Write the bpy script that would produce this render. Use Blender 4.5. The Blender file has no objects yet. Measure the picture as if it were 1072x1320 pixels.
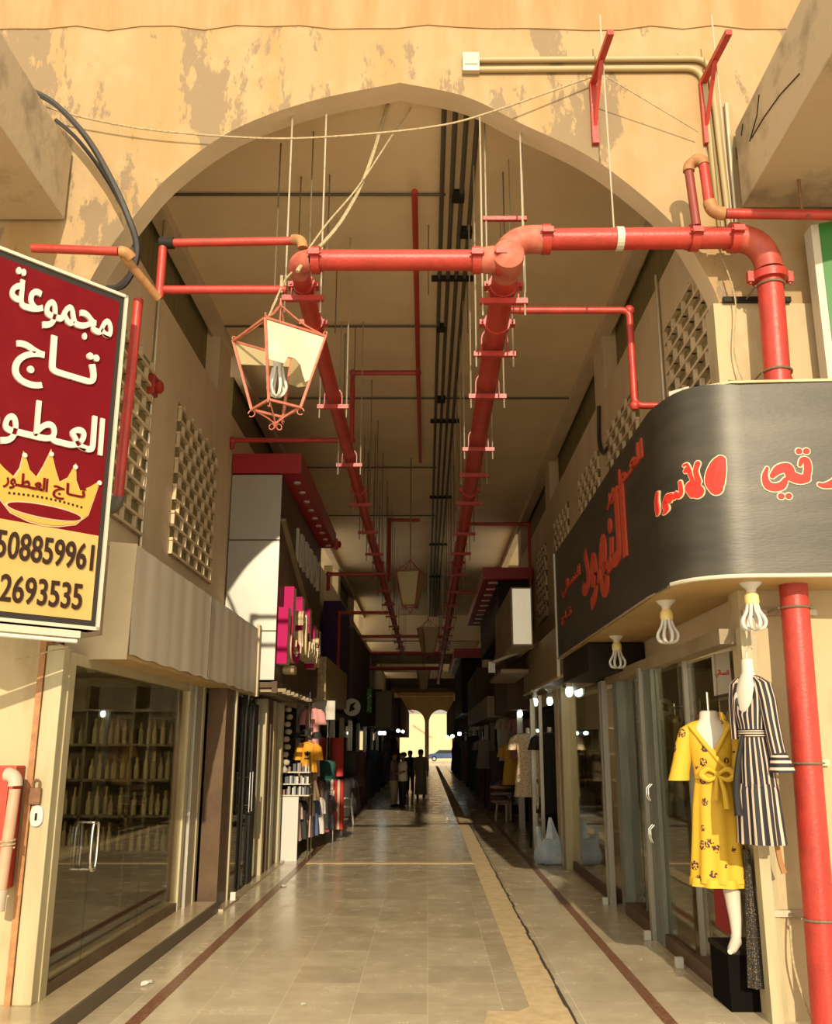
import bpy, bmesh, math, random
from mathutils import Vector, Matrix
random.seed(7)
PI = math.pi
SC = bpy.context.scene
COL = SC.collection

# ------------------------------------------------------------------ camera
EYE, FOC, CX, CY = 1.9, 1190.0, 551.0, 660.0
PITCH = math.atan(302 / FOC)
cam = bpy.data.cameras.new('camera'); camo = bpy.data.objects.new('camera', cam); COL.objects.link(camo)
camo.location = (0, 0, EYE); camo.rotation_euler = (PI / 2 + PITCH, 0, 0)
cam.sensor_fit = 'VERTICAL'; cam.sensor_height = 36; cam.lens = 36 * FOC / 1320
cam.shift_x = -(CX - 536) / 1320; cam.clip_start = 0.05; cam.clip_end = 500
SC.camera = camo
# ------------------------------------------------------------------ world, sun, exposure
w = bpy.data.worlds.new('world'); SC.world = w; w.use_nodes = True
bg = w.node_tree.nodes['Background']; bg.inputs[0].default_value = (1.0, 0.90, 0.71, 1); bg.inputs[1].default_value = 1.75
SUN = Vector((-0.055, 1.0, -0.346)).normalized()
sl = bpy.data.lights.new('sun', 'SUN'); sl.energy = 4.5; sl.angle = math.radians(0.5); sl.color = (1, 0.85, 0.62)
so = bpy.data.objects.new('sun', sl); COL.objects.link(so); so.rotation_euler = SUN.to_track_quat('-Z', 'Y').to_euler(); so.location = (2, -10, 12)
SC.view_settings.view_transform = 'Standard'; SC.view_settings.look = 'None'
SC.view_settings.exposure = 0.0; SC.view_settings.gamma = 1; SC.view_settings.use_curve_mapping = False

def ray(px, py):
    u = (px - CX) / FOC; v = (CY - py) / FOC
    return Vector((u, math.cos(PITCH) - v * math.sin(PITCH), math.sin(PITCH) + v * math.cos(PITCH)))
def aY(px, py, Y):
    r = ray(px, py); t = Y / r.y; return Vector((r.x * t, Y, EYE + r.z * t))
def aX(px, py, X):
    r = ray(px, py); t = X / r.x; return Vector((X, r.y * t, EYE + r.z * t))
def aZ(px, py, Z):
    r = ray(px, py); t = (Z - EYE) / r.z; return Vector((r.x * t, r.y * t, Z))

# ------------------------------------------------------------------ materials
def mat(name, c, rough=0.6, metal=0.0, c2=None, scale=3.0, lo=0.4, hi=0.65, stretch=(1, 1, 1), bump=0.0, bscale=None, emit=None, estr=0.0, spec=0.5, coat=0.0, detail=6):
    m = bpy.data.materials.new(name); m.use_nodes = True
    nt = m.node_tree; b = nt.nodes['Principled BSDF']
    b.inputs['Base Color'].default_value = (*c, 1); b.inputs['Roughness'].default_value = rough; b.inputs['Metallic'].default_value = metal
    b.inputs['Specular IOR Level'].default_value = spec; b.inputs['Coat Weight'].default_value = coat
    tc = nt.nodes.new('ShaderNodeTexCoord'); mp = nt.nodes.new('ShaderNodeMapping'); mp.inputs['Scale'].default_value = stretch
    nt.links.new(tc.outputs['Object'], mp.inputs['Vector'])
    if c2 is not None:
        n = nt.nodes.new('ShaderNodeTexNoise'); n.inputs['Scale'].default_value = scale; n.inputs['Detail'].default_value = detail; n.inputs['Roughness'].default_value = 0.62
        nt.links.new(mp.outputs[0], n.inputs['Vector'])
        r = nt.nodes.new('ShaderNodeValToRGB'); r.color_ramp.elements[0].position = lo; r.color_ramp.elements[1].position = hi
        r.color_ramp.elements[0].color = (*c, 1); r.color_ramp.elements[1].color = (*c2, 1)
        nt.links.new(n.outputs['Fac'], r.inputs[0]); nt.links.new(r.outputs[0], b.inputs['Base Color'])
    if bump:
        n2 = nt.nodes.new('ShaderNodeTexNoise'); n2.inputs['Scale'].default_value = bscale or scale * 4; n2.inputs['Detail'].default_value = 5
        nt.links.new(mp.outputs[0], n2.inputs['Vector'])
        bp = nt.nodes.new('ShaderNodeBump'); bp.inputs['Strength'].default_value = bump; bp.inputs['Distance'].default_value = 0.02
        nt.links.new(n2.outputs['Fac'], bp.inputs['Height']); nt.links.new(bp.outputs[0], b.inputs['Normal'])
    if emit:
        b.inputs['Emission Color'].default_value = (*emit, 1); b.inputs['Emission Strength'].default_value = estr
    return m

def facade_mat(name, base, deep, patch):
    """ochre paint with vertical rain streaks and grey patches where it has peeled"""
    m = bpy.data.materials.new(name); m.use_nodes = True; nt = m.node_tree; N = nt.nodes; L = nt.links
    b = N['Principled BSDF']; b.inputs['Roughness'].default_value = 0.85; b.inputs['Specular IOR Level'].default_value = 0.2
    tc = N.new('ShaderNodeTexCoord')
    def noise(sc, st, det=6, ro=0.6):
        mp = N.new('ShaderNodeMapping'); mp.inputs['Scale'].default_value = st; L.new(tc.outputs['Object'], mp.inputs[0])
        n = N.new('ShaderNodeTexNoise'); n.inputs['Scale'].default_value = sc; n.inputs['Detail'].default_value = det; n.inputs['Roughness'].default_value = ro
        L.new(mp.outputs[0], n.inputs['Vector']); return n.outputs['Fac']
    def ramp(x, a, c, ca=(0, 0, 0, 1), cb=(1, 1, 1, 1)):
        r = N.new('ShaderNodeValToRGB'); r.color_ramp.elements[0].position = a; r.color_ramp.elements[1].position = c
        r.color_ramp.elements[0].color = ca; r.color_ramp.elements[1].color = cb; L.new(x, r.inputs[0]); return r.outputs[0]
    def mix(f, a, c):
        x = N.new('ShaderNodeMix'); x.data_type = 'RGBA'; L.new(f, x.inputs[0])
        for s, v in ((6, a), (7, c)):
            if isinstance(v, tuple): x.inputs[s].default_value = (*v, 1)
            else: L.new(v, x.inputs[s])
        return x.outputs[2]
    streak = ramp(noise(1.6, (1.6, 1, 0.16)), 0.42, 0.72)
    col = mix(streak, base, deep)
    pale = ramp(noise(2.2, (1, 1, 0.7)), 0.5, 0.8)
    col = mix(pale, col, tuple(min(1, x * 1.12 + 0.02) for x in base))
    big = ramp(noise(1.2, (1.5, 1, 0.6), 9, 0.68), 0.54, 0.562)
    col = mix(big, col, patch)
    small = ramp(noise(4.5, (1, 1, 0.7), 8, 0.7), 0.665, 0.68)
    col = mix(small, col, tuple(x * 0.9 for x in patch))
    L.new(col, b.inputs['Base Color'])
    bp = N.new('ShaderNodeBump'); bp.inputs['Strength'].default_value = 0.25; bp.inputs['Distance'].default_value = 0.02
    L.new(noise(14, (1, 1, 1)), bp.inputs['Height']); L.new(bp.outputs[0], b.inputs['Normal'])
    return m

def tile_mat():
    m = bpy.data.materials.new('marble_tiles'); m.use_nodes = True; nt = m.node_tree; N = nt.nodes; L = nt.links
    b = N['Principled BSDF']
    tc = N.new('ShaderNodeTexCoord'); mp = N.new('ShaderNodeMapping'); mp.inputs['Rotation'].default_value = (0, 0, PI / 2); L.new(tc.outputs['Object'], mp.inputs[0])
    br = N.new('ShaderNodeTexBrick'); br.inputs['Scale'].default_value = 1.0; br.inputs['Brick Width'].default_value = 0.62; br.inputs['Row Height'].default_value = 0.56
    br.inputs['Mortar Size'].default_value = 0.004; br.inputs['Mortar Smooth'].default_value = 0.3; br.inputs['Bias'].default_value = 0.1
    br.inputs['Color1'].default_value = (0.46, 0.38, 0.25, 1); br.inputs['Color2'].default_value = (0.58, 0.485, 0.33, 1); br.inputs['Mortar'].default_value = (0.70, 0.59, 0.41, 1)
    L.new(mp.outputs[0], br.inputs['Vector'])
    n = N.new('ShaderNodeTexNoise'); n.inputs['Scale'].default_value = 3.0; n.inputs['Detail'].default_value = 8; n.inputs['Roughness'].default_value = 0.65
    L.new(tc.outputs['Object'], n.inputs['Vector'])
    mx = N.new('ShaderNodeMix'); mx.data_type = 'RGBA'; mx.blend_type = 'OVERLAY'; mx.inputs[0].default_value = 0.28
    L.new(br.outputs[0], mx.inputs[6]); L.new(n.outputs['Fac'], mx.inputs[7]); L.new(mx.outputs[2], b.inputs['Base Color'])
    r = N.new('ShaderNodeMapRange'); r.inputs['From Min'].default_value = 0.3; r.inputs['From Max'].default_value = 0.75; r.inputs['To Min'].default_value = 0.12; r.inputs['To Max'].default_value = 0.34
    L.new(n.outputs['Fac'], r.inputs[0]); L.new(r.outputs[0], b.inputs['Roughness'])
    return m

def glass_mat(name, tint, refl=1.0):
    m = bpy.data.materials.new(name); m.use_nodes = True; nt = m.node_tree; N = nt.nodes; L = nt.links
    for n in list(N):
        if n.type != 'OUTPUT_MATERIAL': N.remove(n)
    t = N.new('ShaderNodeBsdfTransparent'); t.inputs[0].default_value = (*tint, 1)
    g = N.new('ShaderNodeBsdfGlossy'); g.inputs['Roughness'].default_value = 0.015; g.inputs[0].default_value = (refl, refl, refl, 1)
    f = N.new('ShaderNodeFresnel'); ge = N.new('ShaderNodeNewGeometry'); k = N.new('ShaderNodeMath'); k.operation = 'MULTIPLY_ADD'; k.inputs[1].default_value = 1 / 1.5 - 1.5; k.inputs[2].default_value = 1.5
    L.new(ge.outputs['Backfacing'], k.inputs[0]); L.new(k.outputs[0], f.inputs[0])        # thin pane: same index from both sides
    x = N.new('ShaderNodeMixShader'); L.new(f.outputs[0], x.inputs[0]); L.new(t.outputs[0], x.inputs[1]); L.new(g.outputs[0], x.inputs[2])
    L.new(x.outputs[0], N['Material Output'].inputs[0]); return m

def stripe_mat(name, a, b2, freq, axis=0, duty=0.5, warp=0.0):
    m = bpy.data.materials.new(name); m.use_nodes = True; nt = m.node_tree; N = nt.nodes; L = nt.links; b = N['Principled BSDF']; b.inputs['Roughness'].default_value = 0.7
    u = N.new('ShaderNodeUVMap'); s = N.new('ShaderNodeSeparateXYZ'); L.new(u.outputs[0], s.inputs[0])
    k = N.new('ShaderNodeMath'); k.operation = 'MULTIPLY'; k.inputs[1].default_value = freq; L.new(s.outputs[axis], k.inputs[0])
    f = N.new('ShaderNodeMath'); f.operation = 'FRACT'; L.new(k.outputs[0], f.inputs[0])
    g = N.new('ShaderNodeMath'); g.operation = 'GREATER_THAN'; g.inputs[1].default_value = duty; L.new(f.outputs[0], g.inputs[0])
    x = N.new('ShaderNodeMix'); x.data_type = 'RGBA'; L.new(g.outputs[0], x.inputs[0]); x.inputs[6].default_value = (*a, 1); x.inputs[7].default_value = (*b2, 1)
    L.new(x.outputs[2], b.inputs['Base Color']); return m

def spot_mat(name, a, dark, scale=9.0, size=0.22, rough=0.7):
    m = bpy.data.materials.new(name); m.use_nodes = True; nt = m.node_tree; N = nt.nodes; L = nt.links; b = N['Principled BSDF']; b.inputs['Roughness'].default_value = rough
    tc = N.new('ShaderNodeTexCoord'); v = N.new('ShaderNodeTexVoronoi'); v.inputs['Scale'].default_value = scale; v.inputs['Randomness'].default_value = 0.75; L.new(tc.outputs['Object'], v.inputs['Vector'])
    n = N.new('ShaderNodeTexNoise'); n.inputs['Scale'].default_value = scale * 7; L.new(tc.outputs['Object'], n.inputs['Vector'])
    l = N.new('ShaderNodeMath'); l.operation = 'LESS_THAN'; l.inputs[1].default_value = size; L.new(v.outputs['Distance'], l.inputs[0])
    h = N.new('ShaderNodeMath'); h.operation = 'GREATER_THAN'; h.inputs[1].default_value = 0.47; L.new(n.outputs['Fac'], h.inputs[0])
    p = N.new('ShaderNodeMath'); p.operation = 'MULTIPLY'; L.new(l.outputs[0], p.inputs[0]); L.new(h.outputs[0], p.inputs[1])
    x = N.new('ShaderNodeMix'); x.data_type = 'RGBA'; L.new(p.outputs[0], x.inputs[0]); x.inputs[6].default_value = (*a, 1); x.inputs[7].default_value = (*dark, 1)
    L.new(x.outputs[2], b.inputs['Base Color']); return m

M = {}
M['ochre'] = facade_mat('ochre_paint', (0.38, 0.268, 0.142), (0.365, 0.225, 0.088), (0.25, 0.18, 0.105))
M['ochre_band'] = mat('ochre_band', (0.345, 0.195, 0.075), 0.85, c2=(0.390, 0.250, 0.120), scale=2.5, stretch=(1.6, 1, 0.25), bump=0.2)
M['concrete'] = mat('old_concrete', (0.437, 0.332, 0.199), 0.9, c2=(0.275, 0.209, 0.123), scale=1.6, lo=0.5, hi=0.62, bump=0.4, detail=9)
M['plaster'] = mat('beige_plaster', (0.68, 0.53, 0.34), 0.85, c2=(0.58, 0.45, 0.27), scale=1.2, stretch=(1, 1, 0.5), bump=0.1)
M['ceiling'] = mat('ceiling_paint', (0.80, 0.64, 0.40), 0.85, c2=(0.72, 0.56, 0.34), scale=0.7, bump=0.05)
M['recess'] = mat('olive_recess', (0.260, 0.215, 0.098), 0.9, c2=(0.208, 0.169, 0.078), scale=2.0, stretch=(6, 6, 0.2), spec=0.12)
M['column'] = mat('column_paint', (0.472, 0.372, 0.212), 0.85, c2=(0.307, 0.212, 0.107), scale=2.2, lo=0.52, hi=0.75, stretch=(1, 1, 0.4), bump=0.2, detail=9)
M['tiles'] = tile_mat()
M['granite'] = mat('red_granite', (0.17, 0.065, 0.035), 0.3, c2=(0.30, 0.16, 0.09), scale=30, lo=0.45, hi=0.6)
M['cement'] = mat('pale_cement', (0.60, 0.46, 0.26), 0.85, c2=(0.48, 0.35, 0.18), scale=6, bump=0.3, bscale=60)
M['crack'] = mat('dark_gap', (0.05, 0.035, 0.02), 0.9)
M['step'] = mat('step_marble', (0.50, 0.40, 0.25), 0.25, c2=(0.40, 0.31, 0.18), scale=3)
M['step_riser'] = mat('step_riser', (0.10, 0.07, 0.045), 0.5)
M['red'] = mat('red_pipe_paint', (0.432, 0.037, 0.022), 0.42, c2=(0.331, 0.029, 0.018), scale=5, bump=0.15, bscale=40)
M['red_pale'] = mat('red_oxide_dusty', (0.475, 0.144, 0.086), 0.6, c2=(0.374, 0.072, 0.043), scale=6)
M['brass_fit'] = mat('rusty_fitting', (0.40, 0.20, 0.065), 0.6, c2=(0.30, 0.13, 0.05), scale=10)
M['rod'] = mat('rod_steel', (0.20, 0.16, 0.10), 0.5, metal=0.4)
M['zinc'] = mat('zinc_strut', (0.50, 0.43, 0.30), 0.45, metal=0.6)
M['black'] = mat('black_metal', (0.02, 0.018, 0.014), 0.5, spec=0.12)
M['conduit'] = mat('dark_conduit', (0.09, 0.075, 0.05), 0.6)
M['conduit_pale'] = mat('pale_conduit', (0.374, 0.281, 0.130), 0.5)
M['rope'] = mat('straw_rope', (0.446, 0.353, 0.202), 0.9, c2=(0.288, 0.216, 0.115), scale=40)
M['cable'] = mat('black_cable', (0.03, 0.026, 0.022), 0.55)
M['lantern'] = mat('lantern_coral_paint', (0.475, 0.151, 0.086), 0.5, c2=(0.346, 0.094, 0.054), scale=12)
M['lantern_red'] = mat('lantern_dark_red_paint', (0.34, 0.06, 0.035), 0.5)
M['frost'] = mat('frosted_pane', (0.60, 0.52, 0.38), 0.6, c2=(0.72, 0.64, 0.48), scale=4)
M['frost_dim'] = mat('yellowed_pane', (0.42, 0.34, 0.17), 0.55)
M['lampwhite'] = mat('lamp_white_glass', (0.612, 0.598, 0.533), 0.25)
M['lampcap'] = mat('lamp_cream_cap', (0.80, 0.62, 0.25), 0.45)
M['lampglow'] = mat('lamp_lit', (0.9, 0.95, 0.9), 0.3, emit=(0.85, 1.0, 0.92), estr=9)
M['alu'] = mat('cream_aluminium', (0.425, 0.366, 0.212), 0.4, c2=(0.366, 0.301, 0.166), scale=3, stretch=(3, 3, 0.3))
M['alugrey'] = mat('grey_aluminium', (0.45, 0.42, 0.34), 0.35, metal=0.5)
M['teal'] = mat('weathered_teal_post', (0.13, 0.145, 0.12), 0.5, c2=(0.20, 0.20, 0.165), scale=7, stretch=(1, 1, 0.3))
M['chrome'] = mat('chrome', (0.8, 0.78, 0.7), 0.15, metal=1.0)
M['bronze_post'] = mat('dark_bronze_post', (0.10, 0.06, 0.035), 0.45, c2=(0.14, 0.09, 0.05), scale=2, spec=0.12)
M['glass'] = glass_mat('shop_glass', (0.88, 0.88, 0.78))
M['glass_clear'] = glass_mat('display_glass', (0.92, 0.93, 0.85))
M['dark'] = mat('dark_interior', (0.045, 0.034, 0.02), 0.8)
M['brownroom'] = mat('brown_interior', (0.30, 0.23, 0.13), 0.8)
M['shelf'] = mat('dark_shelf', (0.17, 0.125, 0.07), 0.5)
M['fascia'] = mat('ribbed_fascia', (0.50, 0.43, 0.32), 0.55, c2=(0.64, 0.56, 0.43), scale=1.4, stretch=(0.2, 1.3, 0.06), lo=0.35, hi=0.7)
M['fascia_end'] = mat('cream_panel', (0.562, 0.468, 0.302), 0.6, c2=(0.490, 0.389, 0.230), scale=2)
M['silver'] = mat('silver_cladding', (0.396, 0.382, 0.331), 0.38, metal=0.35, c2=(0.432, 0.418, 0.360), scale=2)
M['redgloss'] = mat('red_canopy', (0.36, 0.018, 0.028), 0.35)
M['magenta'] = mat('magenta_letter_face', (0.42, 0.004, 0.10), 0.5, spec=0.1)
M['cream'] = mat('cream_letter_edge', (0.576, 0.446, 0.259), 0.5)
M['greyletter'] = mat('grey_letter', (0.5, 0.45, 0.36), 0.5)
M['crimson'] = mat('crimson_sign_face', (0.135, 0.0035, 0.007), 0.5, c2=(0.155, 0.006, 0.009), scale=3, spec=0.08)
M['gold'] = mat('gold_sign_face', (0.518, 0.338, 0.108), 0.5, c2=(0.576, 0.389, 0.137), scale=1.5, spec=0.12)
M['goldcrown'] = mat('crown_gold', (0.50, 0.33, 0.065), 0.45, spec=0.12)
M['crownline'] = mat('crown_outline', (0.612, 0.396, 0.216), 0.5)
M['letterwhite'] = mat('letter_white', (0.612, 0.576, 0.475), 0.5)
M['digit'] = mat('digit_brown', (0.035, 0.018, 0.012), 0.5, spec=0.12)
M['signframe'] = mat('sign_white_frame', (0.531, 0.492, 0.376), 0.45)
M['signedge'] = mat('sign_black_edge', (0.035, 0.03, 0.025), 0.5, spec=0.12)
M['brushed'] = mat('brushed_dark_steel', (0.036, 0.032, 0.023), 0.42, metal=0.3, c2=(0.062, 0.054, 0.038), scale=2.0, stretch=(0.5, 0.5, 2.5), lo=0.35, hi=0.7, bump=0.06, bscale=30)
M['letterred'] = mat('letter_red', (0.70, 0.04, 0.03), 0.45, spec=0.12)
M['letterdull'] = mat('letter_brick_red', (0.42, 0.06, 0.03), 0.5, spec=0.12)
M['letteredge'] = mat('letter_pale_edge', (0.85, 0.62, 0.38), 0.5)
M['soffit'] = mat('tan_soffit', (0.42, 0.28, 0.11), 0.55, c2=(0.50, 0.34, 0.14), scale=1.5)
M['blackbox'] = mat('black_box', (0.018, 0.014, 0.009), 0.5, spec=0.12)
M['fascia2'] = mat('tan_fascia', (0.30, 0.23, 0.135), 0.6, c2=(0.24, 0.18, 0.10), scale=2, stretch=(0.4, 1, 0.4))
M['brightface'] = mat('brightened_sign_face', (0.7, 0.64, 0.48), 0.5, c2=(0.62, 0.55, 0.40), scale=3, stretch=(3, 1, 0.3), emit=(1.0, 0.86, 0.58), estr=0.38)  # weak emission added to make the pale sign face brighter
M['green'] = mat('green_sign', (0.035, 0.17, 0.03), 0.4)
M['maroon'] = mat('maroon_sign', (0.16, 0.04, 0.035), 0.4)
M['pvc'] = mat('pink_pvc_pipe', (0.504, 0.302, 0.187), 0.5, c2=(0.446, 0.259, 0.158), scale=6)
M['pvcgrey'] = mat('grey_pvc_joint', (0.45, 0.37, 0.27), 0.6)
M['cabinet'] = mat('red_cabinet', (0.446, 0.050, 0.022), 0.45, c2=(0.360, 0.036, 0.018), scale=5)
M['rust'] = mat('rusty_lock', (0.16, 0.07, 0.03), 0.7, c2=(0.24, 0.11, 0.05), scale=30)
M['white'] = mat('white_plastic', (0.576, 0.547, 0.475), 0.4)
M['paper'] = mat('white_paper', (0.612, 0.576, 0.490), 0.8)
M['mannequin'] = mat('mannequin_white', (0.590, 0.533, 0.432), 0.4)
M['yellow'] = spot_mat('yellow_floral', (0.60, 0.36, 0.02), (0.07, 0.012, 0.02), 8.5, 0.31)
M['yellowplain'] = mat('yellow_cloth', (0.62, 0.39, 0.025), 0.7)
M['stripes'] = stripe_mat('black_cream_stripes', (0.012, 0.010, 0.012), (0.50, 0.38, 0.29), 20, 0, 0.66)
M['stripesleeve'] = stripe_mat('black_cream_sleeve_stripes', (0.012, 0.010, 0.012), (0.50, 0.38, 0.29), 9, 0, 0.64)
M['stripecuff'] = stripe_mat('black_cream_stripes_across', (0.012, 0.010, 0.012), (0.62, 0.48, 0.36), 5, 1, 0.6)
M['floral'] = spot_mat('pale_floral', (0.58, 0.46, 0.30), (0.25, 0.13, 0.06), 26, 0.36)
M['sequin'] = spot_mat('dark_sequin_cloth', (0.02, 0.015, 0.01), (0.34, 0.25, 0.13), 75, 0.27)
M['bag'] = mat('white_carrier_bag', (0.50, 0.66, 0.80), 0.35, c2=(0.78, 0.86, 0.90), scale=5)
M['bag'].node_tree.nodes['Principled BSDF'].inputs['Transmission Weight'].default_value = 0.25
M['skin'] = mat('skin', (0.30, 0.15, 0.08), 0.55)
M['hair'] = mat('dark_hair', (0.012, 0.009, 0.007), 0.6)
def plain(n, c, r=0.75):
    if n not in M: M[n] = mat(n, c, r)
    return M[n]

# ------------------------------------------------------------------ mesh builder
class MB:
    def __init__(s): s.v = []; s.f = []; s.m = []; s.uv = {}
    def add(s, vs, fs, m=0):
        o = len(s.v); s.v += [Vector(p) for p in vs]
        for f in fs: s.f.append([i + o for i in f]); s.m.append(m)
    def box(s, x0, x1, y0, y1, z0, z1, m=0):
        s.add([(x0, y0, z0), (x1, y0, z0), (x1, y1, z0), (x0, y1, z0), (x0, y0, z1), (x1, y0, z1), (x1, y1, z1), (x0, y1, z1)],
              [(0, 3, 2, 1), (4, 5, 6, 7), (0, 1, 5, 4), (1, 2, 6, 5), (2, 3, 7, 6), (3, 0, 4, 7)], m); return s
    def bar(s, p, q, w, h=None, up=(0, 0, 1), m=0):
        p, q = Vector(p), Vector(q); d = (q - p).normalized(); u = Vector(up)
        if abs(d.dot(u)) > 0.98: u = Vector((0, 1, 0))
        a = d.cross(u).normalized(); b = a.cross(d).normalized(); h = h or w
        c = []
        for e in (p, q):
            for i, j in ((-1, -1), (1, -1), (1, 1), (-1, 1)): c.append(e + a * (i * w / 2) + b * (j * h / 2))
        s.add(c, [(0, 1, 2, 3), (7, 6, 5, 4), (0, 4, 5, 1), (1, 5, 6, 2), (2, 6, 7, 3), (3, 7, 4, 0)], m); return s
    def tube(s, pts, r, n=8, m=0, cap=True):
        P = [Vector(p) for p in pts]; k = len(P); R = r if isinstance(r, (list, tuple)) else [r] * k
        t0 = (P[1] - P[0]).normalized(); u = Vector((0, 0, 1)) if abs(t0.z) < 0.9 else Vector((1, 0, 0))
        a = t0.cross(u).normalized(); vs = []; fs = []
        for i in range(k):
            t = ((P[min(i + 1, k - 1)] - P[i]).normalized() + (P[i] - P[max(i - 1, 0)]).normalized())
            t = t.normalized() if t.length > 1e-6 else t0
            a = (a - t * a.dot(t)).normalized(); b = t.cross(a)
            for j in range(n):
                g = 2 * PI * j / n; vs.append(P[i] + (a * math.cos(g) + b * math.sin(g)) * R[i])
        for i in range(k - 1):
            for j in range(n): fs.append((i * n + j, i * n + (j + 1) % n, (i + 1) * n + (j + 1) % n, (i + 1) * n + j))
        if cap: fs.append(tuple(reversed(range(n)))); fs.append(tuple((k - 1) * n + j for j in range(n)))
        s.add(vs, fs, m); return s
    def lathe(s, o, prof, n=16, m=0, axis=(0, 0, 1)):
        o = Vector(o); ax = Vector(axis).normalized(); u = ax.orthogonal().normalized(); v = ax.cross(u); vs = []; fs = []
        for r, z in prof:
            for j in range(n): g = 2 * PI * j / n; vs.append(o + ax * z + (u * math.cos(g) + v * math.sin(g)) * max(r, 1e-4))
        for i in range(len(prof) - 1):
            for j in range(n): fs.append((i * n + j, i * n + (j + 1) % n, (i + 1) * n + (j + 1) % n, (i + 1) * n + j))
        fs.append(tuple(reversed(range(n)))); fs.append(tuple((len(prof) - 1) * n + j for j in range(n)))
        s.add(vs, fs, m); return s
    def loft(s, rings, m=0, cap=(True, True), uv=False):
        n = len(rings[0]); o = len(s.f); vs = [p for r in rings for p in r]; fs = []
        for i in range(len(rings) - 1):
            for j in range(n): fs.append((i * n + j, i * n + (j + 1) % n, (i + 1) * n + (j + 1) % n, (i + 1) * n + j))
        if uv:
            for i in range(len(rings) - 1):
                for j in range(n):
                    s.uv[o + i * n + j] = [(j / n, i / len(rings)), ((j + 1) / n, i / len(rings)), ((j + 1) / n, (i + 1) / len(rings)), (j / n, (i + 1) / len(rings))]
        if cap[0]: fs.append(tuple(reversed(range(n))))
        if cap[1]: fs.append(tuple((len(rings) - 1) * n + j for j in range(n)))
        s.add(vs, fs, m); return s
    def prism(s, poly, fn, h0, h1, m=0):
        n = len(poly); vs = [fn(a, b, h0) for a, b in poly] + [fn(a, b, h1) for a, b in poly]
        s.add(vs, [tuple(reversed(range(n))), tuple(range(n, 2 * n))] + [(i, (i + 1) % n, n + (i + 1) % n, n + i) for i in range(n)], m); return s
    def ball(s, c, rx, ry=None, rz=None, n=12, m=0):
        ry = ry or rx; rz = rz or rx; k = n // 2
        rings = [[Vector(c) + Vector((rx * math.sin(PI * i / k) * math.cos(2 * PI * j / n), ry * math.sin(PI * i / k) * math.sin(2 * PI * j / n), -rz * math.cos(PI * i / k))) for j in range(n)] for i in range(1, k)]
        s.loft(rings, m); return s
    def build(s, name, mats, parent=None, smooth=False, bevel=0.0):
        off = wloc(parent)
        me = bpy.data.meshes.new(name); me.from_pydata([p - off for p in s.v], [], s.f)
        for mm in (mats if isinstance(mats, (list, tuple)) else [mats]): me.materials.append(mm)
        me.polygons.foreach_set('material_index', s.m)
        if s.uv:
            ul = me.uv_layers.new(name='UVMap')
            for fi, uvs in s.uv.items():
                p = me.polygons[fi]
                for k, li in enumerate(p.loop_indices): ul.data[li].uv = uvs[k]
        bm = bmesh.new(); bm.from_mesh(me); bmesh.ops.recalc_face_normals(bm, faces=bm.faces)
        if bevel:
            bmesh.ops.bevel(bm, geom=[e for e in bm.edges if len(e.link_faces) == 2 and e.calc_face_angle(0) > 0.6], offset=bevel, segments=2, affect='EDGES', profile=0.6)
        bm.to_mesh(me); bm.free()
        if smooth:
            me.polygons.foreach_set('use_smooth', [True] * len(me.polygons)); me.set_sharp_from_angle(angle=math.radians(42))
        o = bpy.data.objects.new(name, me); COL.objects.link(o)
        if parent: o.parent = parent
        return o
def wloc(o):
    v = Vector((0, 0, 0))
    while o: v += o.location; o = o.parent
    return v
def B(*a): return MB().box(*a)
def tag(o, label, cat, group=None):
    o['label'] = label; o['category'] = cat
    if group: o['group'] = group
    return o
def thing(name, label, cat, loc, group=None):
    o = bpy.data.objects.new(name, None); COL.objects.link(o); o.location = loc; o.empty_display_size = 0.1
    return tag(o, label, cat, group)
def S(o): o['kind'] = 'structure'; return o
def dup(root, loc, label, group=None):
    r = root.copy(); COL.objects.link(r); r.location = loc; r['label'] = label
    if group: r['group'] = group
    for ch in list(root.children):
        c = ch.copy(); COL.objects.link(c); c.parent = r
        for g in list(ch.children):
            d = g.copy(); COL.objects.link(d); d.parent = c
    return r
def bez(pts, n=8):
    """Catmull-Rom through the points"""
    P = [Vector(p) for p in pts]; out = []
    for i in range(len(P) - 1):
        a = P[max(i - 1, 0)]; b = P[i]; c = P[i + 1]; d = P[min(i + 2, len(P) - 1)]
        for k in range(n):
            t = k / n; out.append(0.5 * ((2 * b) + (c - a) * t + (2 * a - 5 * b + 4 * c - d) * t * t + (3 * b - a - 3 * c + d) * t ** 3))
    return out + [P[-1]]
def elbow(p, corner, q, r, n=7):
    """points of a rounded bend p -> corner -> q"""
    c = Vector(corner); a = c + (Vector(p) - c).normalized() * r; b = c + (Vector(q) - c).normalized() * r
    return [a * (1 - t) ** 2 + c * 2 * t * (1 - t) + b * t * t for t in [i / n for i in range(n + 1)]]
def pipe_path(pts, r):
    out = [Vector(pts[0])]
    for i in range(1, len(pts) - 1): out += elbow(pts[i - 1], pts[i], pts[i + 1], r)
    return out + [Vector(pts[-1])]
from mathutils.geometry import tessellate_polygon
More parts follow.
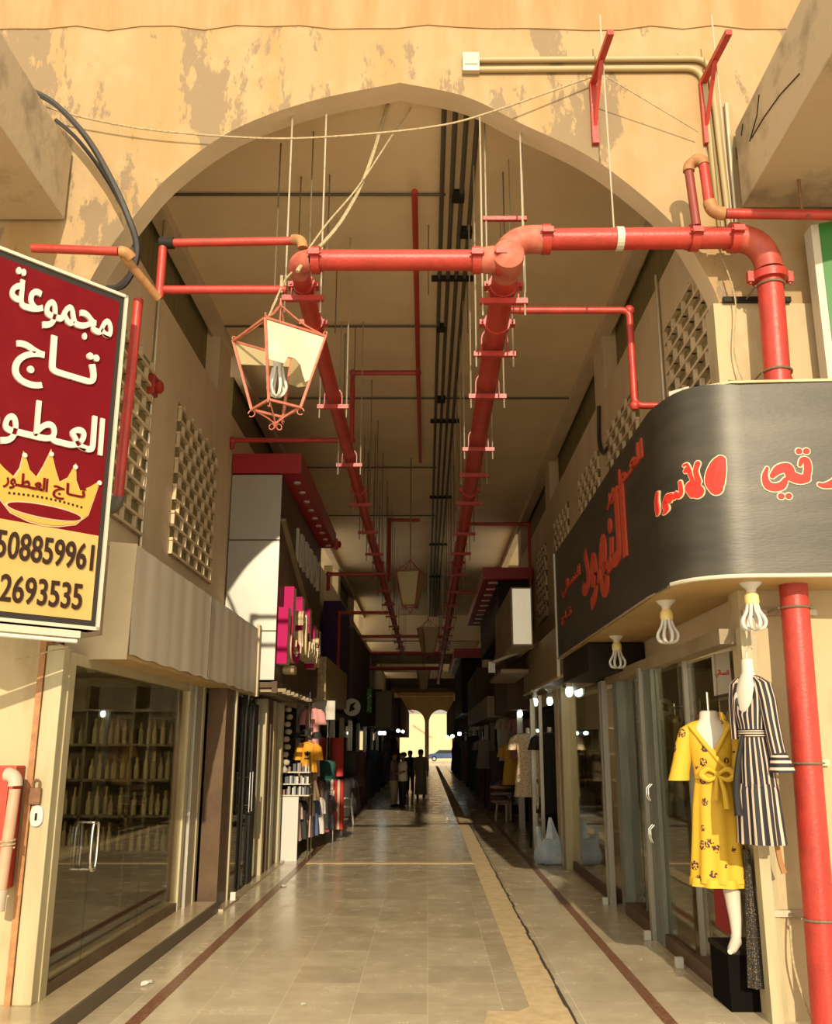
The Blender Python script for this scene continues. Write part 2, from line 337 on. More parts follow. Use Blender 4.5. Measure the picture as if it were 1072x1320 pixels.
def glyph_loops(body):
    c = bpy.data.curves.new('text', 'FONT'); c.body = body; c.fill_mode = 'NONE'; c.resolution_u = 4
    o = bpy.data.objects.new('text', c); COL.objects.link(o); dg = bpy.context.evaluated_depsgraph_get()
    me = bpy.data.meshes.new_from_object(o.evaluated_get(dg)); bpy.data.objects.remove(o)
    nb = {}
    for e in me.edges:
        a, b = e.vertices; nb.setdefault(a, []).append(b); nb.setdefault(b, []).append(a)
    P = [Vector((v.co.x, v.co.y)) for v in me.vertices]; seen = set(); loops = []
    for s in sorted(nb):
        if s in seen: continue
        lp = [s]; seen.add(s); cur = s
        while True:
            nx = [q for q in nb[cur] if q not in seen]
            if not nx: break
            cur = min(nx) if len(lp) == 1 else nx[0]; seen.add(cur); lp.append(cur)
        pts = [P[i] for i in lp]; q = [pts[0]]
        for t in pts[1:]:
            if (t - q[-1]).length > 0.004: q.append(t)
        if len(q) > 3 and (q[0] - q[-1]).length < 0.004: q.pop()
        if len(q) > 2: loops.append(q)
    bpy.data.meshes.remove(me); bpy.data.curves.remove(c)
    return loops
def area(l): return sum(l[i - 1].x * l[i].y - l[i].x * l[i - 1].y for i in range(len(l))) / 2
def inside(p, l):
    r = False
    for i in range(len(l)):
        a, b = l[i - 1], l[i]
        if (a.y > p.y) != (b.y > p.y) and p.x < (b.x - a.x) * (p.y - a.y) / (b.y - a.y) + a.x: r = not r
    return r
def grow(l, d):
    out = []; n = len(l); s = 1
    for i in range(n):
        e1 = (l[i] - l[i - 1]); e2 = (l[(i + 1) % n] - l[i]); e1 = e1.normalized(); e2 = e2.normalized()
        m = Vector((e1.y + e2.y, -e1.x - e2.x)); k = m.length
        m = m / k if k > 0.2 else Vector((e1.y, -e1.x)); out.append(l[i] + m * d * min(1.6, 1 / max(0.5, k / 2)))
    return out
def text_geo(body, bold=0.0, extrude=0.5):
    """outer contours and the holes they hold, each filled on its own, so overlapping strokes stay solid"""
    loops = glyph_loops(body)
    sgn_ = math.copysign(1, area(max(loops, key=lambda l: abs(area(l)))))
    outs = [l for l in loops if area(l) * sgn_ > 0]; holes = [l for l in loops if area(l) * sgn_ < 0]
    own = {i: [] for i in range(len(outs))}
    for h in holes:
        c = [i for i, o in enumerate(outs) if inside(h[0], o)]
        if c: own[min(c, key=lambda i: abs(area(outs[i])))].append(h)
    vs = []; fs = []
    for i, o in enumerate(outs):
        grp = [grow(l, bold * sgn_) for l in [o] + own[i]]
        if area(grp[0]) * sgn_ <= 0: grp = [o] + own[i]
        grp = [grp[0]] + [g for g in grp[1:] if area(g) * sgn_ < 0]
        flat = [p for g in grp for p in g]; n = len(flat); b0 = len(vs)
        vs += [Vector((p.x, p.y, extrude * (1 + 0.06 * (i % 9)))) for p in flat] + [Vector((p.x, p.y, -extrude)) for p in flat]
        for t in tessellate_polygon([[Vector((p.x, p.y, 0)) for p in g] for g in grp]):
            fs.append(tuple(b0 + k for k in t))
        k0 = 0
        for g in grp:
            for k in range(len(g)): a, b = k0 + k, k0 + (k + 1) % len(g); fs.append((b0 + a, b0 + b, b0 + n + b, b0 + n + a))
            k0 += len(g)
    return vs, fs
def text_on(mb, body, fn, a0, a1, b0, b1, h=0.02, bold=0.0, m=0, ref=None):
    """fit writing into the box a0..a1 x b0..b1 of a surface; fn(a, b, h) gives the point"""
    vs, fs = text_geo(body, bold)
    rv = vs if ref is None else text_geo(body, ref)[0]
    x0 = min(v.x for v in rv); x1 = max(v.x for v in rv); y0 = min(v.y for v in rv); y1 = max(v.y for v in rv)
    mb.add([fn(a0 + (v.x - x0) / (x1 - x0) * (a1 - a0), b0 + (v.y - y0) / (y1 - y0) * (b1 - b0), h * v.z * 2 if v.z > 0 else 0.0) for v in vs], fs, m)
# Arabic in joined forms, stored in drawing order (left to right)
def ar(s): return s[::-1]
W_GROUP = ar('\uFEE3\uFEA0\uFEE4\uFEEE\uFECB\uFE94'); W_TAJ = ar('\uFE97\u0640\u0640\uFE8E\uFE9D'); W_ATTAR = ar('\uFE8D\uFEDF\uFECC\u0640\uFEC4\u0640\uFEEE\uFEAD')
W_BLACK = ar('\uFE8D\uFEF7\uFEB3\uFEEE\uFEA9'); W_RAQI = ar('\uFEAD\uFED7\uFEF2'); W_SIDE = ar('\uFE8D\uFEDF\uFEE8\uFEEC\uFEEE\uFEA9')
W_SMALL = ar('\uFE8D\uFEDF\uFEE8\uFEB4\uFE8E\uFE8B\uFEF2'); W_PINK = ar('\uFE8D\uFEDF\uFEE8\uFEB4\uFE8E\uFE8B\uFEF2')
def brush(mb, pts, fn, h, g=0.0, n=7):
    """one brush stroke of varying width; each point is (a, b, half width along a, half width along b)"""
    Q = []
    for i in range(len(pts) - 1):
        a, b, c, d = [Vector(pts[max(0, min(len(pts) - 1, i + k))]) for k in (-1, 0, 1, 2)]
        for k in range(n):
            t = k / n; Q.append(0.5 * ((2 * b) + (c - a) * t + (2 * a - 5 * b + 4 * c - d) * t * t + (3 * b - a - 3 * c + d) * t ** 3))
    Q.append(Vector(pts[-1])); N = []
    for i, q in enumerate(Q):
        k = q[2] / q[3]; u = Q[min(i + 1, len(Q) - 1)] - Q[max(i - 1, 0)]; u = Vector((u[0] / k, u[1])).normalized(); N.append((k, u, q[3] + g))
    def P(q, k, v, r, hh): return fn(q[0] + v.x * r * k, q[1] + v.y * r, hh)
    vs = []; fs = []
    def strip(pairs):
        o = len(vs)
        for (l, r) in pairs: vs.extend([l(1), r(1), l(0), r(0)])
        for i in range(len(pairs) - 1):
            p = o + 4 * i; fs.extend([(p, p + 1, p + 5, p + 4), (p, p + 4, p + 6, p + 2), (p + 1, p + 3, p + 7, p + 5)])
    pairs = []
    def mk(q, k, v, r, hh): return lambda top: P(q, k, v, r, hh if top else 0.0)
    m = len(Q)
    for s, e in ((-1, 0), (0, 1)):
        pass
    k, u, r = N[0]
    for i in range(5): g_ = PI / 2 * i / 5; c = -u * math.cos(g_); w_ = Vector((-u.y, u.x)) * math.sin(g_); pairs.append((mk(Q[0], k, c + w_, r, h), mk(Q[0], k, c - w_, r, h)))
    for i in range(m):
        k, u, r = N[i]; w_ = Vector((-u.y, u.x)); hh = h * (1 + 0.12 * i / m); pairs.append((mk(Q[i], k, w_, r, hh), mk(Q[i], k, -w_, r, hh)))
    k, u, r = N[-1]
    for i in range(5): g_ = PI / 2 * (1 - (i + 1) / 5); c = u * math.cos(g_); w_ = Vector((-u.y, u.x)) * math.sin(g_); pairs.append((mk(Q[-1], k, c + w_, r, h * 1.12), mk(Q[-1], k, c - w_, r, h * 1.12)))
    strip(pairs); mb.add(vs, fs)

# ================================================================== THE SETTING
YF, YB = 7.3, 7.55           # street face and back of the arch wall
XL, XR, ZC, ZP = -3.06, 2.58, 7.92, 6.92   # upper walls, ceiling, foot of the clerestory band
YE = 96.0                    # far end of the arcade
S(B(-12, 12, -6, 150, -0.3, 0).build('floor', M['tiles']))
trim_no = [0]
def trim(mb, m, **k):
    trim_no[0] += 1; return S(mb.build('trim_%d' % trim_no[0], m, **k))
trim(B(-2.135, -2.03, -2, YE, 0, 0.004), M['granite'])
trim(B(1.67, 1.765, -2, YE, 0, 0.004), M['granite'])
trim(B(0.765, 1.04, 7.55, YE, 0, 0.004), M['cement'])
mb = MB(); y = 3.0
while y < 60:                                     # ragged open joint along the cement band
    l = random.uniform(0.15, 0.5); x = 1.048 + random.uniform(-0.008, 0.008); ww = random.uniform(0.006, 0.016)
    mb.box(x - ww, x + ww, y, y + l, 0, 0.006); y += l
trim(mb, M['crack'])
trim(B(-2.03, 0.77, 16.35, 16.62, 0, 0.005), M['cement'])
mb = MB(); mb.prism([(0.42, 6.6), (0.80, 6.6), (1.04, 6.7), (1.04, 7.6), (0.76, 7.62), (0.66, 7.5), (0.44, 7.52), (0.40, 7.2)], lambda a, b, h: (a, b, h), 0, 0.007); trim(mb, M['cement'])
# stepped sill under the first shop on the left, with its dark riser
mb = MB(); mb.box(-3.4, -2.5, 5.0, 11.75, 0, 0.115); trim(mb, M['step'])
mb = MB(); mb.box(-2.5, -2.475, 5.0, 11.75, 0, 0.118); trim(mb, M['step_riser'])
mb = MB(); mb.box(-3.4, -2.42, 11.75, 16.6, 0, 0.03); trim(mb, M['step'])

# ---- street wall with the pointed arch
AP = [(-3.1, 3.6), (-3.08, 4.85), (-2.99, 5.62), (-2.86, 6.02), (-2.60, 6.47), (-2.31, 6.88), (-1.78, 7.34), (-1.08, 7.65), (-0.255, 7.85),
      (0.35, 7.70), (0.86, 7.41), (1.37, 7.13), (1.74, 6.84), (2.17, 6.39), (2.40, 5.96), (2.53, 5.57), (2.585, 4.87), (2.60, 3.6)]
left = bez([Vector((a, b, 0)) for a, b in AP[:9]], 6); right = bez([Vector((a, b, 0)) for a, b in AP[8:]], 6)
arch = [(p.x, p.y) for p in left] + [(p.x, p.y) for p in right[1:]]
mb = MB(); TOP = 8.49
for yy in (YF, YB):
    for (a, b), (c, d) in zip(arch[:-1], arch[1:]): mb.add([(a, yy, b), (c, yy, d), (c, yy, TOP), (a, yy, TOP)], [(0, 1, 2, 3)])
    mb.add([(-9, yy, 0), (-3.1, yy, 0), (-3.1, yy, TOP), (-9, yy, TOP)], [(0, 1, 2, 3)])
    mb.add([(2.60, yy, 0), (9, yy, 0), (9, yy, TOP), (2.60, yy, TOP)], [(0, 1, 2, 3)])
S(mb.build('wall_front', M['ochre']))
mb = MB()
for (a, b), (c, d) in zip(arch[:-1], arch[1:]): mb.add([(a, YF, b), (c, YF, d), (c, YB, d), (a, YB, b)], [(0, 1, 2, 3)])
for x in (-3.1, 2.60): mb.add([(x, YF, 0), (x, YB, 0), (x, YB, 3.6), (x, YF, 3.6)], [(0, 1, 2, 3)])
trim(mb, M['plaster'])                             # soffit of the arch
mb = MB(); n = 60; top = 9.25; lower = []
for i in range(n + 1):
    x = -9 + 18 * i / n; lower.append((x, TOP - 0.03 + random.uniform(-0.045, 0.02)))
mb.prism([(x, z) for x, z in lower] + [(9, top), (-9, top)], lambda a, b, h: (a, YF - h, b), -0.3, 0.012); trim(mb, M['ochre_band'])
# paint on the piers beside the shops
S(B(-9, -3.0, YF - 0.06, YF, 0, 3.0).build('wall_front_left_pier', M['column']))
S(B(2.46, 9, YF - 0.03, YF + 0.2, 0, 5.6).build('wall_front_right_pier', M['column']))
# ---- concrete canopies that run out over the street on both sides of the arch
mb = MB(); mb.box(-9, -3.2, 4.4, YF - 0.04, 6.4, 7.1); trim(mb, M['concrete'], bevel=0.015)
mb = MB(); mb.box(2.78, 9, 5.0, YF - 0.04, 6.52, 7.3); trim(mb, M['concrete'], bevel=0.015)
# drawn cracks in the right canopy face
mb = MB()
for pts in ([(968, 178), (985, 150), (1005, 122), (1030, 95)], [(966, 182), (975, 150), (978, 122)], [(955, 175), (957, 160)], [(950, 205), (948, 190)]):
    mb.tube([aX(x, y, 2.776) for x, y in pts], 0.006, 5)
trim(mb, M['crack'])

# ---- upper side walls, clerestory band, ceiling
PIL = [7.55, 12.6, 18.8, 25.0, 31.2, 37.4, 43.6, 49.8, 56.0, 62.2, 68.4, 74.6, 80.8, 87.0, 93.2]
OPEN_L = {3, 5, 6, 9}; OPEN_R = {3, 8}
def side_wall(x, s, name, opens):
    mb = MB(); a, b = sorted((x, x + s * 0.2)); mb.box(a, b, YB, YE, 2.75, ZP)
    for i, y in enumerate(PIL):                    # pilasters stand flush with the wall below
        mb.box(a, b, y, y + (0.3 if i == 0 else 0.75), ZP, ZC)
    S(mb.build('wall_' + name, M['plaster']))
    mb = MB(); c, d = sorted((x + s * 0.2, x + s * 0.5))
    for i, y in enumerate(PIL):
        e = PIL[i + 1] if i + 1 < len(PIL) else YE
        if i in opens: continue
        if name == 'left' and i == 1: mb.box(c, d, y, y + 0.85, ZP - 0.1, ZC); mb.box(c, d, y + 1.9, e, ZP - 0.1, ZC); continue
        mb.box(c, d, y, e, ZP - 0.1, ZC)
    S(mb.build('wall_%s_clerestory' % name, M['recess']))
    mb = MB(); a, b = sorted((x - s * 0.07, x + s * 0.12)); mb.box(a, b, YB, YE, ZC - 0.14, ZC); trim(mb, M['plaster'])
side_wall(XL, -1, 'left', OPEN_L); side_wall(XR, 1, 'right', OPEN_R)
S(B(-5, 4.6, YB - 0.02, YE, ZC, ZC + 0.35).build('ceiling', M['ceiling']))
mb = MB()
for y in (43.6, 49.8, 56, 62.2, 68.4, 74.6, 80.8, 87.0, 93.2): mb.box(XL, XR, y, y + 0.45, ZC - 1.2, ZC)   # downstand beams of the far bays
trim(mb, M['ceiling'])
# ---- ground-floor rooms behind the shop fronts: dark shells open to the passage
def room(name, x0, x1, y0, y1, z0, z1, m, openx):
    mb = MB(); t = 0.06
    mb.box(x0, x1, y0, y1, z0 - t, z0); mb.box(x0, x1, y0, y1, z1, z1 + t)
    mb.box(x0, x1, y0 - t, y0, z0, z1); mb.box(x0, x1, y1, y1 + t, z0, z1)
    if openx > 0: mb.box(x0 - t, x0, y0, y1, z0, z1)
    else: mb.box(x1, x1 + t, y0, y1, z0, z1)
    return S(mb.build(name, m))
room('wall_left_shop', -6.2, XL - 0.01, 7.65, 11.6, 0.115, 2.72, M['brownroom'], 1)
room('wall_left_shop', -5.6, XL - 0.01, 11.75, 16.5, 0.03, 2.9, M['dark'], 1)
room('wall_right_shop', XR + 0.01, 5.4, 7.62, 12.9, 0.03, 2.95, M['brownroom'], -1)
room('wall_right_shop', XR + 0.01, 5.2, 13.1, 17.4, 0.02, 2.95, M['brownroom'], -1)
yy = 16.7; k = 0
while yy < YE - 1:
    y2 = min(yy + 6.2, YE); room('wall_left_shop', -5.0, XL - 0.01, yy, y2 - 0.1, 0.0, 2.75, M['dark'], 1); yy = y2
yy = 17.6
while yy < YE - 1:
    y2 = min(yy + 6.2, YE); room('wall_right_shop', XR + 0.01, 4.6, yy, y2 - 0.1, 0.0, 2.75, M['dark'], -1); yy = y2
# ---- far end: twin arches on a middle column, a sunlit building across the street
def end_arch(cx, hw, spring, rise):
    return [(cx + hw * math.cos(PI - PI * i / 16), spring + rise * math.sin(PI * i / 16)) for i in range(17)]
mb = MB()
pl = end_arch(-1.55, 1.27, 4.2, 1.3) ; pr = end_arch(1.30, 1.17, 4.2, 1.3)
prev = -3.4
for pts in (pl, pr):
    mb.box(prev, pts[0][0], YE - 0.2, YE + 0.3, 0, ZC)
    for (a, b), (c, d) in zip(pts[:-1], pts[1:]): mb.add([(a, YE - 0.2, b), (c, YE - 0.2, d), (c, YE - 0.2, ZC), (a, YE - 0.2, ZC), (a, YE + 0.3, b), (c, YE + 0.3, d), (c, YE + 0.3, ZC), (a, YE + 0.3, ZC)], [(0, 1, 2, 3), (5, 4, 7, 6), (0, 4, 5, 1)])
    prev = pts[-1][0]
mb.box(prev, 3.2, YE - 0.2, YE + 0.3, 0, ZC)
S(mb.build('wall_back', M['plaster']))
t = thing('street_building', 'pale sunlit building seen through the twin arches at the far end', 'building', (-1, 140, 0))
B(-30, 30, 140, 146, 0, 6.6).build('wall', plain('sunlit_cream', (0.52, 0.40, 0.24)), t)
B(-30, 30, 139.9, 146, 6.6, 7.6).build('window_band', plain('grey_blue_band', (0.20, 0.22, 0.24)), t)
B(-30, 30, 139.9, 146, 7.6, 11).build('upper_wall', plain('sunlit_cream', (0.52, 0.40, 0.24)), t)
mb = MB(); mb.bar((-2.2, 139.7, 5.0), (0.6, 139.7, 3.2), 0.12); mb.build('sloping_rail', M['concrete'], t)
MB().bar((-6, 139.6, 9.6), (-1.9, 139.6, 7.3), 0.9, 0.9).build('sloping_awning', plain('rose', (0.6, 0.14, 0.12)), t)
# ---- pierced block screens in the upper walls
def grille(n, x, s, y0, y1, z0, z1):
    mb = MB(); a, b = sorted((x - s * 0.005, x + s * 0.02)); mb.box(a, b, y0, y1, z0, z1, 1)
    ch = 0.165; bw = 0.40; k = 0; z = z0
    while z < z1 - 0.03:
        c, d = sorted((x - s * 0.05, x)); mb.box(c, d, y0, y1, z, z + 0.032)
        y = y0 + (bw / 2 if k % 2 else 0.02)
        while y < y1 - 0.04:
            c, d = sorted((x - s * 0.045, x)); mb.box(c, d, y, y + 0.035, z, min(z + ch, z1)); y += bw
        z += ch; k += 1
    return S(mb.build('window_%d' % n, [M['plaster'], M['recess']]))
grille(1, XL, -1, 8.45, 9.55, 4.05, 6.0); grille(2, XL, -1, 10.65, 12.75, 4.1, 6.0)
grille(3, XR, 1, 7.6, 9.15, 4.4, 6.3); grille(4, XR, 1, 10.6, 12.55, 4.6, 6.25); grille(5, XR, 1, 13.2, 15.1, 4.6, 6.25); grille(6, XR, 1, 16.3, 18.2, 4.6, 6.25)
grille(7, XR, 1, 19.6, 21.4, 4.6, 6.2)

# ================================================================== STREET FACE: pipes, brackets, conduits, cables
def coupling(parent, p, d, r, m='red', name='coupling'):
    mb = MB(); d = Vector(d).normalized(); p = Vector(p)
    mb.lathe(p - d * 0.035, [(r * 0.98, 0), (r * 1.16, 0.0), (r * 1.16, 0.07), (r * 0.98, 0.07)], 20, axis=d)
    o = mb.build(name, M[m], parent, smooth=True)
    s = d.cross(Vector((0, 0, 1))); s = s.normalized() if s.length > 0.1 else Vector((1, 0, 0))
    for k in (-1, 1):
        b = MB(); c = p + s * (k * r * 1.32); b.bar(c - d * 0.045, c + d * 0.045, 0.05, 0.05, up=s); b.lathe(c - d * 0.06, [(0.012, 0), (0.012, 0.12)], 6, axis=d); b.build('bolt_lug', M[m], o)
    return o
PY = 7.0
t = thing('fire_main_pipe', 'thick red fire main rising by the right pier and crossing the arch', 'pipe', (2.8, PY, 0))
riser_top = Vector((2.86, PY, 5.72))
MB().tube([(2.74, PY, 0.02), (2.80, PY, 3.0), (2.86, PY, 5.72)], 0.105, 24).build('riser', M['red'], t, smooth=True)
MB().tube(elbow((2.86, PY, 5.7), (2.86, PY, 6.07), (2.5, PY, 6.07), 0.30, 10), 0.115, 24).build('upper_elbow', mat('red_brown_elbow', (0.33, 0.05, 0.03), 0.5, c2=(0.45, 0.08, 0.04), scale=6), t, smooth=True)
MB().tube([(2.57, PY, 6.07), (1.0, PY, 6.055)], 0.092, 24).build('cross_pipe', M['red'], t, smooth=True)
MB().tube([(1.02, PY, 6.055)] + elbow((1.0, PY, 6.055), (0.66, PY, 6.055), (0.66, PY, 5.8), 0.24, 10), 0.118, 24).build('dusty_elbow', M['red_pale'], t, smooth=True)
coupling(t, (1.0, PY, 6.055), (1, 0, 0), 0.11); coupling(t, (2.25, PY, 6.067), (1, 0, 0), 0.098, 'red'); coupling(t, (2.86, PY, 5.70), (0, 0, 1), 0.125, 'red')
coupling(t, (2.585, PY, 6.07), (1, 0, 0), 0.11, 'red')
MB().lathe((1.62, PY, 6.06), [(0.10, -0.03), (0.102, -0.03), (0.102, 0.03), (0.10, 0.03)], 20, axis=(1, 0, 0)).build('tape_band', M['signframe'], t)
for z in (5.62, 4.85, 2.92, 1.78, 0.72):
    x = 2.74 + (z / 3.0) * 0.06 if z < 3 else 2.80 + (z - 3) / 2.72 * 0.06
    c = MB(); c.bar((x - 0.32, YF - 0.055, z), (x + 0.26, YF - 0.055, z), 0.04, 0.045); o = c.build('wall_strut', M['zinc'] if z < 3 else M['black'], t)
    MB().tube([(x - 0.125, YF - 0.05, z), (x - 0.125, PY, z)] + [(x - 0.115 * math.cos(g), PY - 0.115 * math.sin(g), z) for g in [PI * i / 10 for i in range(11)]] + [(x + 0.125, PY, z), (x + 0.125, YF - 0.05, z)], 0.009, 6).build('u_bolt', M['rod'], o)
# small bypass of rusty fittings on top of the fire main, and the branch that runs off to the right
t = thing('small_branch_pipe', 'thin red branch pipe looping up from the fire main and off to the right', 'pipe', (2.25, 6.9, 6.15))
MB().tube([(2.25, 6.9, 6.12), (2.22, 6.9, 6.66)], 0.038, 12).build('lower_leg', mat('dark_red_paint', (0.22, 0.035, 0.02), 0.5), t, smooth=True)
MB().tube(elbow((2.22, 6.9, 6.5), (2.22, 6.9, 6.72), (2.30, 6.86, 6.72), 0.08) + elbow((2.25, 6.86, 6.72), (2.33, 6.84, 6.72), (2.33, 6.84, 6.5), 0.06), 0.05, 12).build('top_bend', M['brass_fit'], t, smooth=True)
MB().tube([(2.33, 6.84, 6.66), (2.35, 6.84, 6.25)], 0.042, 12).build('outer_leg', M['red'], t, smooth=True)
MB().tube(elbow((2.35, 6.84, 6.36), (2.36, 6.84, 6.2), (2.6, 6.84, 6.2), 0.11), 0.055, 12).build('bottom_bend', M['brass_fit'], t, smooth=True)
MB().tube([(2.48, 6.84, 6.2), (4.4, 6.84, 6.17)], 0.042, 12).build('run', M['red'], t, smooth=True)
MB().tube([(3.12, 6.84, 6.52), (3.12, 6.84, 6.25), (3.15, 6.80, 6.14), (3.18, 6.84, 6.22)], 0.013, 6).build('pipe_hook', M['rust'], t)
# middle cross pipe, left elbow and the two sprinkler mains that run down the arcade
MZ = 5.86; MXL, MXR = -1.10, 0.67
t = thing('middle_cross_pipe', 'red pipe crossing the arch opening between the two sprinkler mains', 'pipe', (MXL, PY, MZ))
MB().tube([(MXL + 0.16, PY, MZ), (MXR - 0.22, PY, MZ)], 0.088, 24).build('run', M['red'], t, smooth=True)
MB().lathe((MXR - 0.24, PY, MZ), [(0.09, 0), (0.105, 0.02), (0.12, 0.12), (0.10, 0.2)], 20, axis=(1, 0, 0)).build('reducer', M['red_pale'], t, smooth=True)
coupling(t, (MXR - 0.26, PY, MZ), (1, 0, 0), 0.1); coupling(t, (MXL + 0.16, PY, MZ), (1, 0, 0), 0.1); coupling(t, (MXR - 0.06, PY, MZ), (1, 0, 0), 0.11)
def main_pipe(x, end, label, hang, r):
    t = thing('sprinkler_main', label, 'pipe', (x, PY, MZ), 'sprinkler mains')
    if x < 0: MB().tube([(x + 0.15, PY, MZ)] + elbow((x + 0.2, PY, MZ), (x, PY, MZ), (x, PY + 0.3, MZ), 0.16, 8) + [(x, PY + 0.2, MZ)], r * 1.12, 20).build('elbow', M['red_pale'], t, smooth=True)
    else: MB().lathe((x, PY - 0.16, MZ), [(r * 0.6, 0), (r * 1.2, 0.05), (r * 1.25, 0.3), (r, 0.4)], 20, axis=(0, 1, 0)).build('tee', M['red_pale'], t, smooth=True)
    MB().tube([(x, PY + 0.12, MZ), (x, end, MZ)], r, 20).build('run', M['red'], t, smooth=True)
    y = PY + 1.2; coupling(t, (x, PY + 0.45, MZ), (0, 1, 0), r)
    while y < end: coupling(t, (x, y, MZ), (0, 1, 0), r); y += 6.0
    return t
main_pipe(MXL, 41, 'long red sprinkler main hung along the left of the passage, by the lantern', 0, 0.082)
main_pipe(MXR, 60, 'long thicker red sprinkler main hung along the right of the passage', 0, 0.11)
ORD = ['first', 'second', 'third', 'fourth', 'fifth', 'sixth', 'seventh', 'eighth', 'ninth', 'tenth', 'eleventh', 'twelfth', 'thirteenth', 'fourteenth', 'fifteenth', 'sixteenth', 'seventeenth', 'eighteenth', 'nineteenth', 'twentieth']
def hanger(x, y, r, label, group, dark=False, full=True):
    t = thing('pipe_hanger', label, 'pipe hanger', (x, y, MZ), group)
    k = r + 0.075; zb = MZ - r - 0.03
    B(x - k - 0.025, x + k + 0.025, y - 0.025, y + 0.025, zb - 0.05, zb).build('crossbar', M['red'] if not dark else M['rust'], t)
    for s in (-1, 1):
        MB().tube([(x + s * k, y, zb - 0.16), (x + s * k, y, ZC if y > 7.6 else 7.60)], 0.0085, 6).build('rod', M['zinc'] if y < 13 else M['rod'], t)
    if full: MB().tube([(x - (r + 0.02), y + 0.01, zb - 0.04), (x - (r + 0.02), y + 0.01, MZ)] + [(x + (r + 0.02) * math.cos(PI - g), y + 0.01, MZ + (r + 0.02) * math.sin(g)) for g in [PI * i / 8 for i in range(9)]] + [(x + r + 0.02, y + 0.01, zb - 0.04)], 0.009, 5).build('u_bolt', M['red'], t)
    return t
for side, x, r, ys in (('left', MXL, 0.082, [7.42, 10.1, 12.4, 14.6, 16.6, 18.6, 20.8, 23.2, 25.6, 28, 30.4, 32.8, 35.2, 37.6, 40]), ('right', MXR, 0.11, [7.42, 8.55, 9.7, 11.6, 12.8, 14.4, 16.6, 18.4, 20.8, 23.2, 25.6, 28, 30.4, 32.8, 35.2, 37.6, 40])):
    for i, y in enumerate(ys): hanger(x, y, r, 'red crossbar hanger under the %s sprinkler main, %s in from the arch' % (side, ORD[i]), 'hangers of the %s sprinkler main' % side, full=y < 22)
# spare crossbar that hangs above the right main
t = thing('spare_hanger', 'empty red crossbar hung on two rods above the right main, holding no pipe', 'pipe hanger', (0.72, 7.75, 6.7))
B(0.52, 0.93, 7.72, 7.76, 6.69, 6.73).build('crossbar', M['red'], t)
for x in (0.55, 0.90): MB().tube([(x, 7.74, 5.95), (x, 7.74, ZC)], 0.008, 6).build('rod', M['zinc'], t)
# threaded rods left hanging from the ceiling
rods = [(388, 228, 330), (425, 225, 330), (648, 222, 330), (650, 300, 420), (672, 215, 300), (404, 170, 330), (362, 185, 372), (552, 290, 380), (434, 350, 430), (445, 430, 520), (458, 420, 500), (470, 560, 690), (476, 580, 700), (484, 560, 720), (490, 620, 720), (466, 520, 640), (602, 360, 430), (597, 450, 540), (591, 540, 620), (585, 600, 690), (580, 640, 720), (594, 480, 580), (500, 640, 730), (506, 660, 740), (612, 340, 440), (633, 350, 430)]
for i, (x, y0, y1) in enumerate(rods):
    p = aZ(x, y0, ZC - 0.002); 
    if p.y < 7.9: p = aY(x, y0, 8.0)
    zlo = aY(x, y1, p.y).z
    o = MB().tube([(p.x, p.y, max(zlo, MZ - 0.6)), (p.x, p.y, ZC)], 0.008, 6).build('hanging_rod', M['rod'])
    tag(o, 'bare dark threaded rod hanging free from the arcade ceiling near the sprinkler mains', 'rod', 'bare rods hanging from the ceiling')
# thin pipes on the left side of the arch
RL = 'thin red pipe'
t = thing('left_riser_pipe', 'thin red pipe dropping behind the right edge of the crimson sign', 'pipe', (-2.3, 7.12, 4.0))
MB().tube([(-2.27, 7.12, 6.05), (-2.27, 7.12, 5.58)], 0.036, 12).build('upper_leg', M['red'], t, smooth=True)
MB().tube([(-2.47, 7.2, 5.6), (-2.50, 7.2, 3.82)], 0.042, 12).build('lower_leg', M['red'], t, smooth=True)
MB().tube(elbow((-2.50, 7.2, 3.95), (-2.50, 7.2, 3.75), (-2.7, 7.2, 3.75), 0.1), 0.05, 12).build('bottom_bend', M['conduit'], t, smooth=True)
t = thing('upper_side_pipe', 'upper thin red side pipe at left, ending in a rusty elbow on the left main', 'pipe', (-2.2, 7.12, 6.1))
MB().tube([(-2.28, 7.12, 6.09), (-1.16, 7.1, 6.10)], 0.036, 12).build('run', M['red'], t, smooth=True)
MB().tube(elbow((-1.25, 7.12, 6.10), (-1.06, 7.05, 6.10), (-1.06, 7.05, 5.93), 0.1), 0.045, 12).build('rusty_elbow', M['brass_fit'], t, smooth=True)
MB().tube([(-2.30, 7.12, 6.09), (-2.18, 7.12, 6.09)], 0.05, 12).build('black_socket', M['black'], t, smooth=True)
t = thing('lower_side_pipe', 'lower thin red side pipe at left, ending behind the lantern rope', 'pipe', (-2.2, 7.12, 5.7))
MB().tube([(-2.28, 7.14, 5.66), (-1.20, 7.14, 5.66)], 0.036, 12).build('run', M['red'], t, smooth=True)
t = thing('slanting_corner_pipe', 'short red pipe with a brown bend above the crimson sign', 'pipe', (-2.6, 6.6, 5.8))
MB().tube([(-3.2, 6.72, 5.81), (-2.50, 6.72, 5.78)], 0.036, 12).build('run', M['red'], t, smooth=True)
MB().tube(elbow((-2.6, 6.72, 5.78), (-2.43, 6.72, 5.78), (-2.3, 6.9, 5.6), 0.06), 0.045, 12).build('brown_bend', M['brass_fit'], t, smooth=True)
MB().tube([(-2.47, 6.75, 5.76), (-2.27, 7.1, 5.56)], 0.036, 12).build('slanting_leg', M['brass_fit'], t, smooth=True)
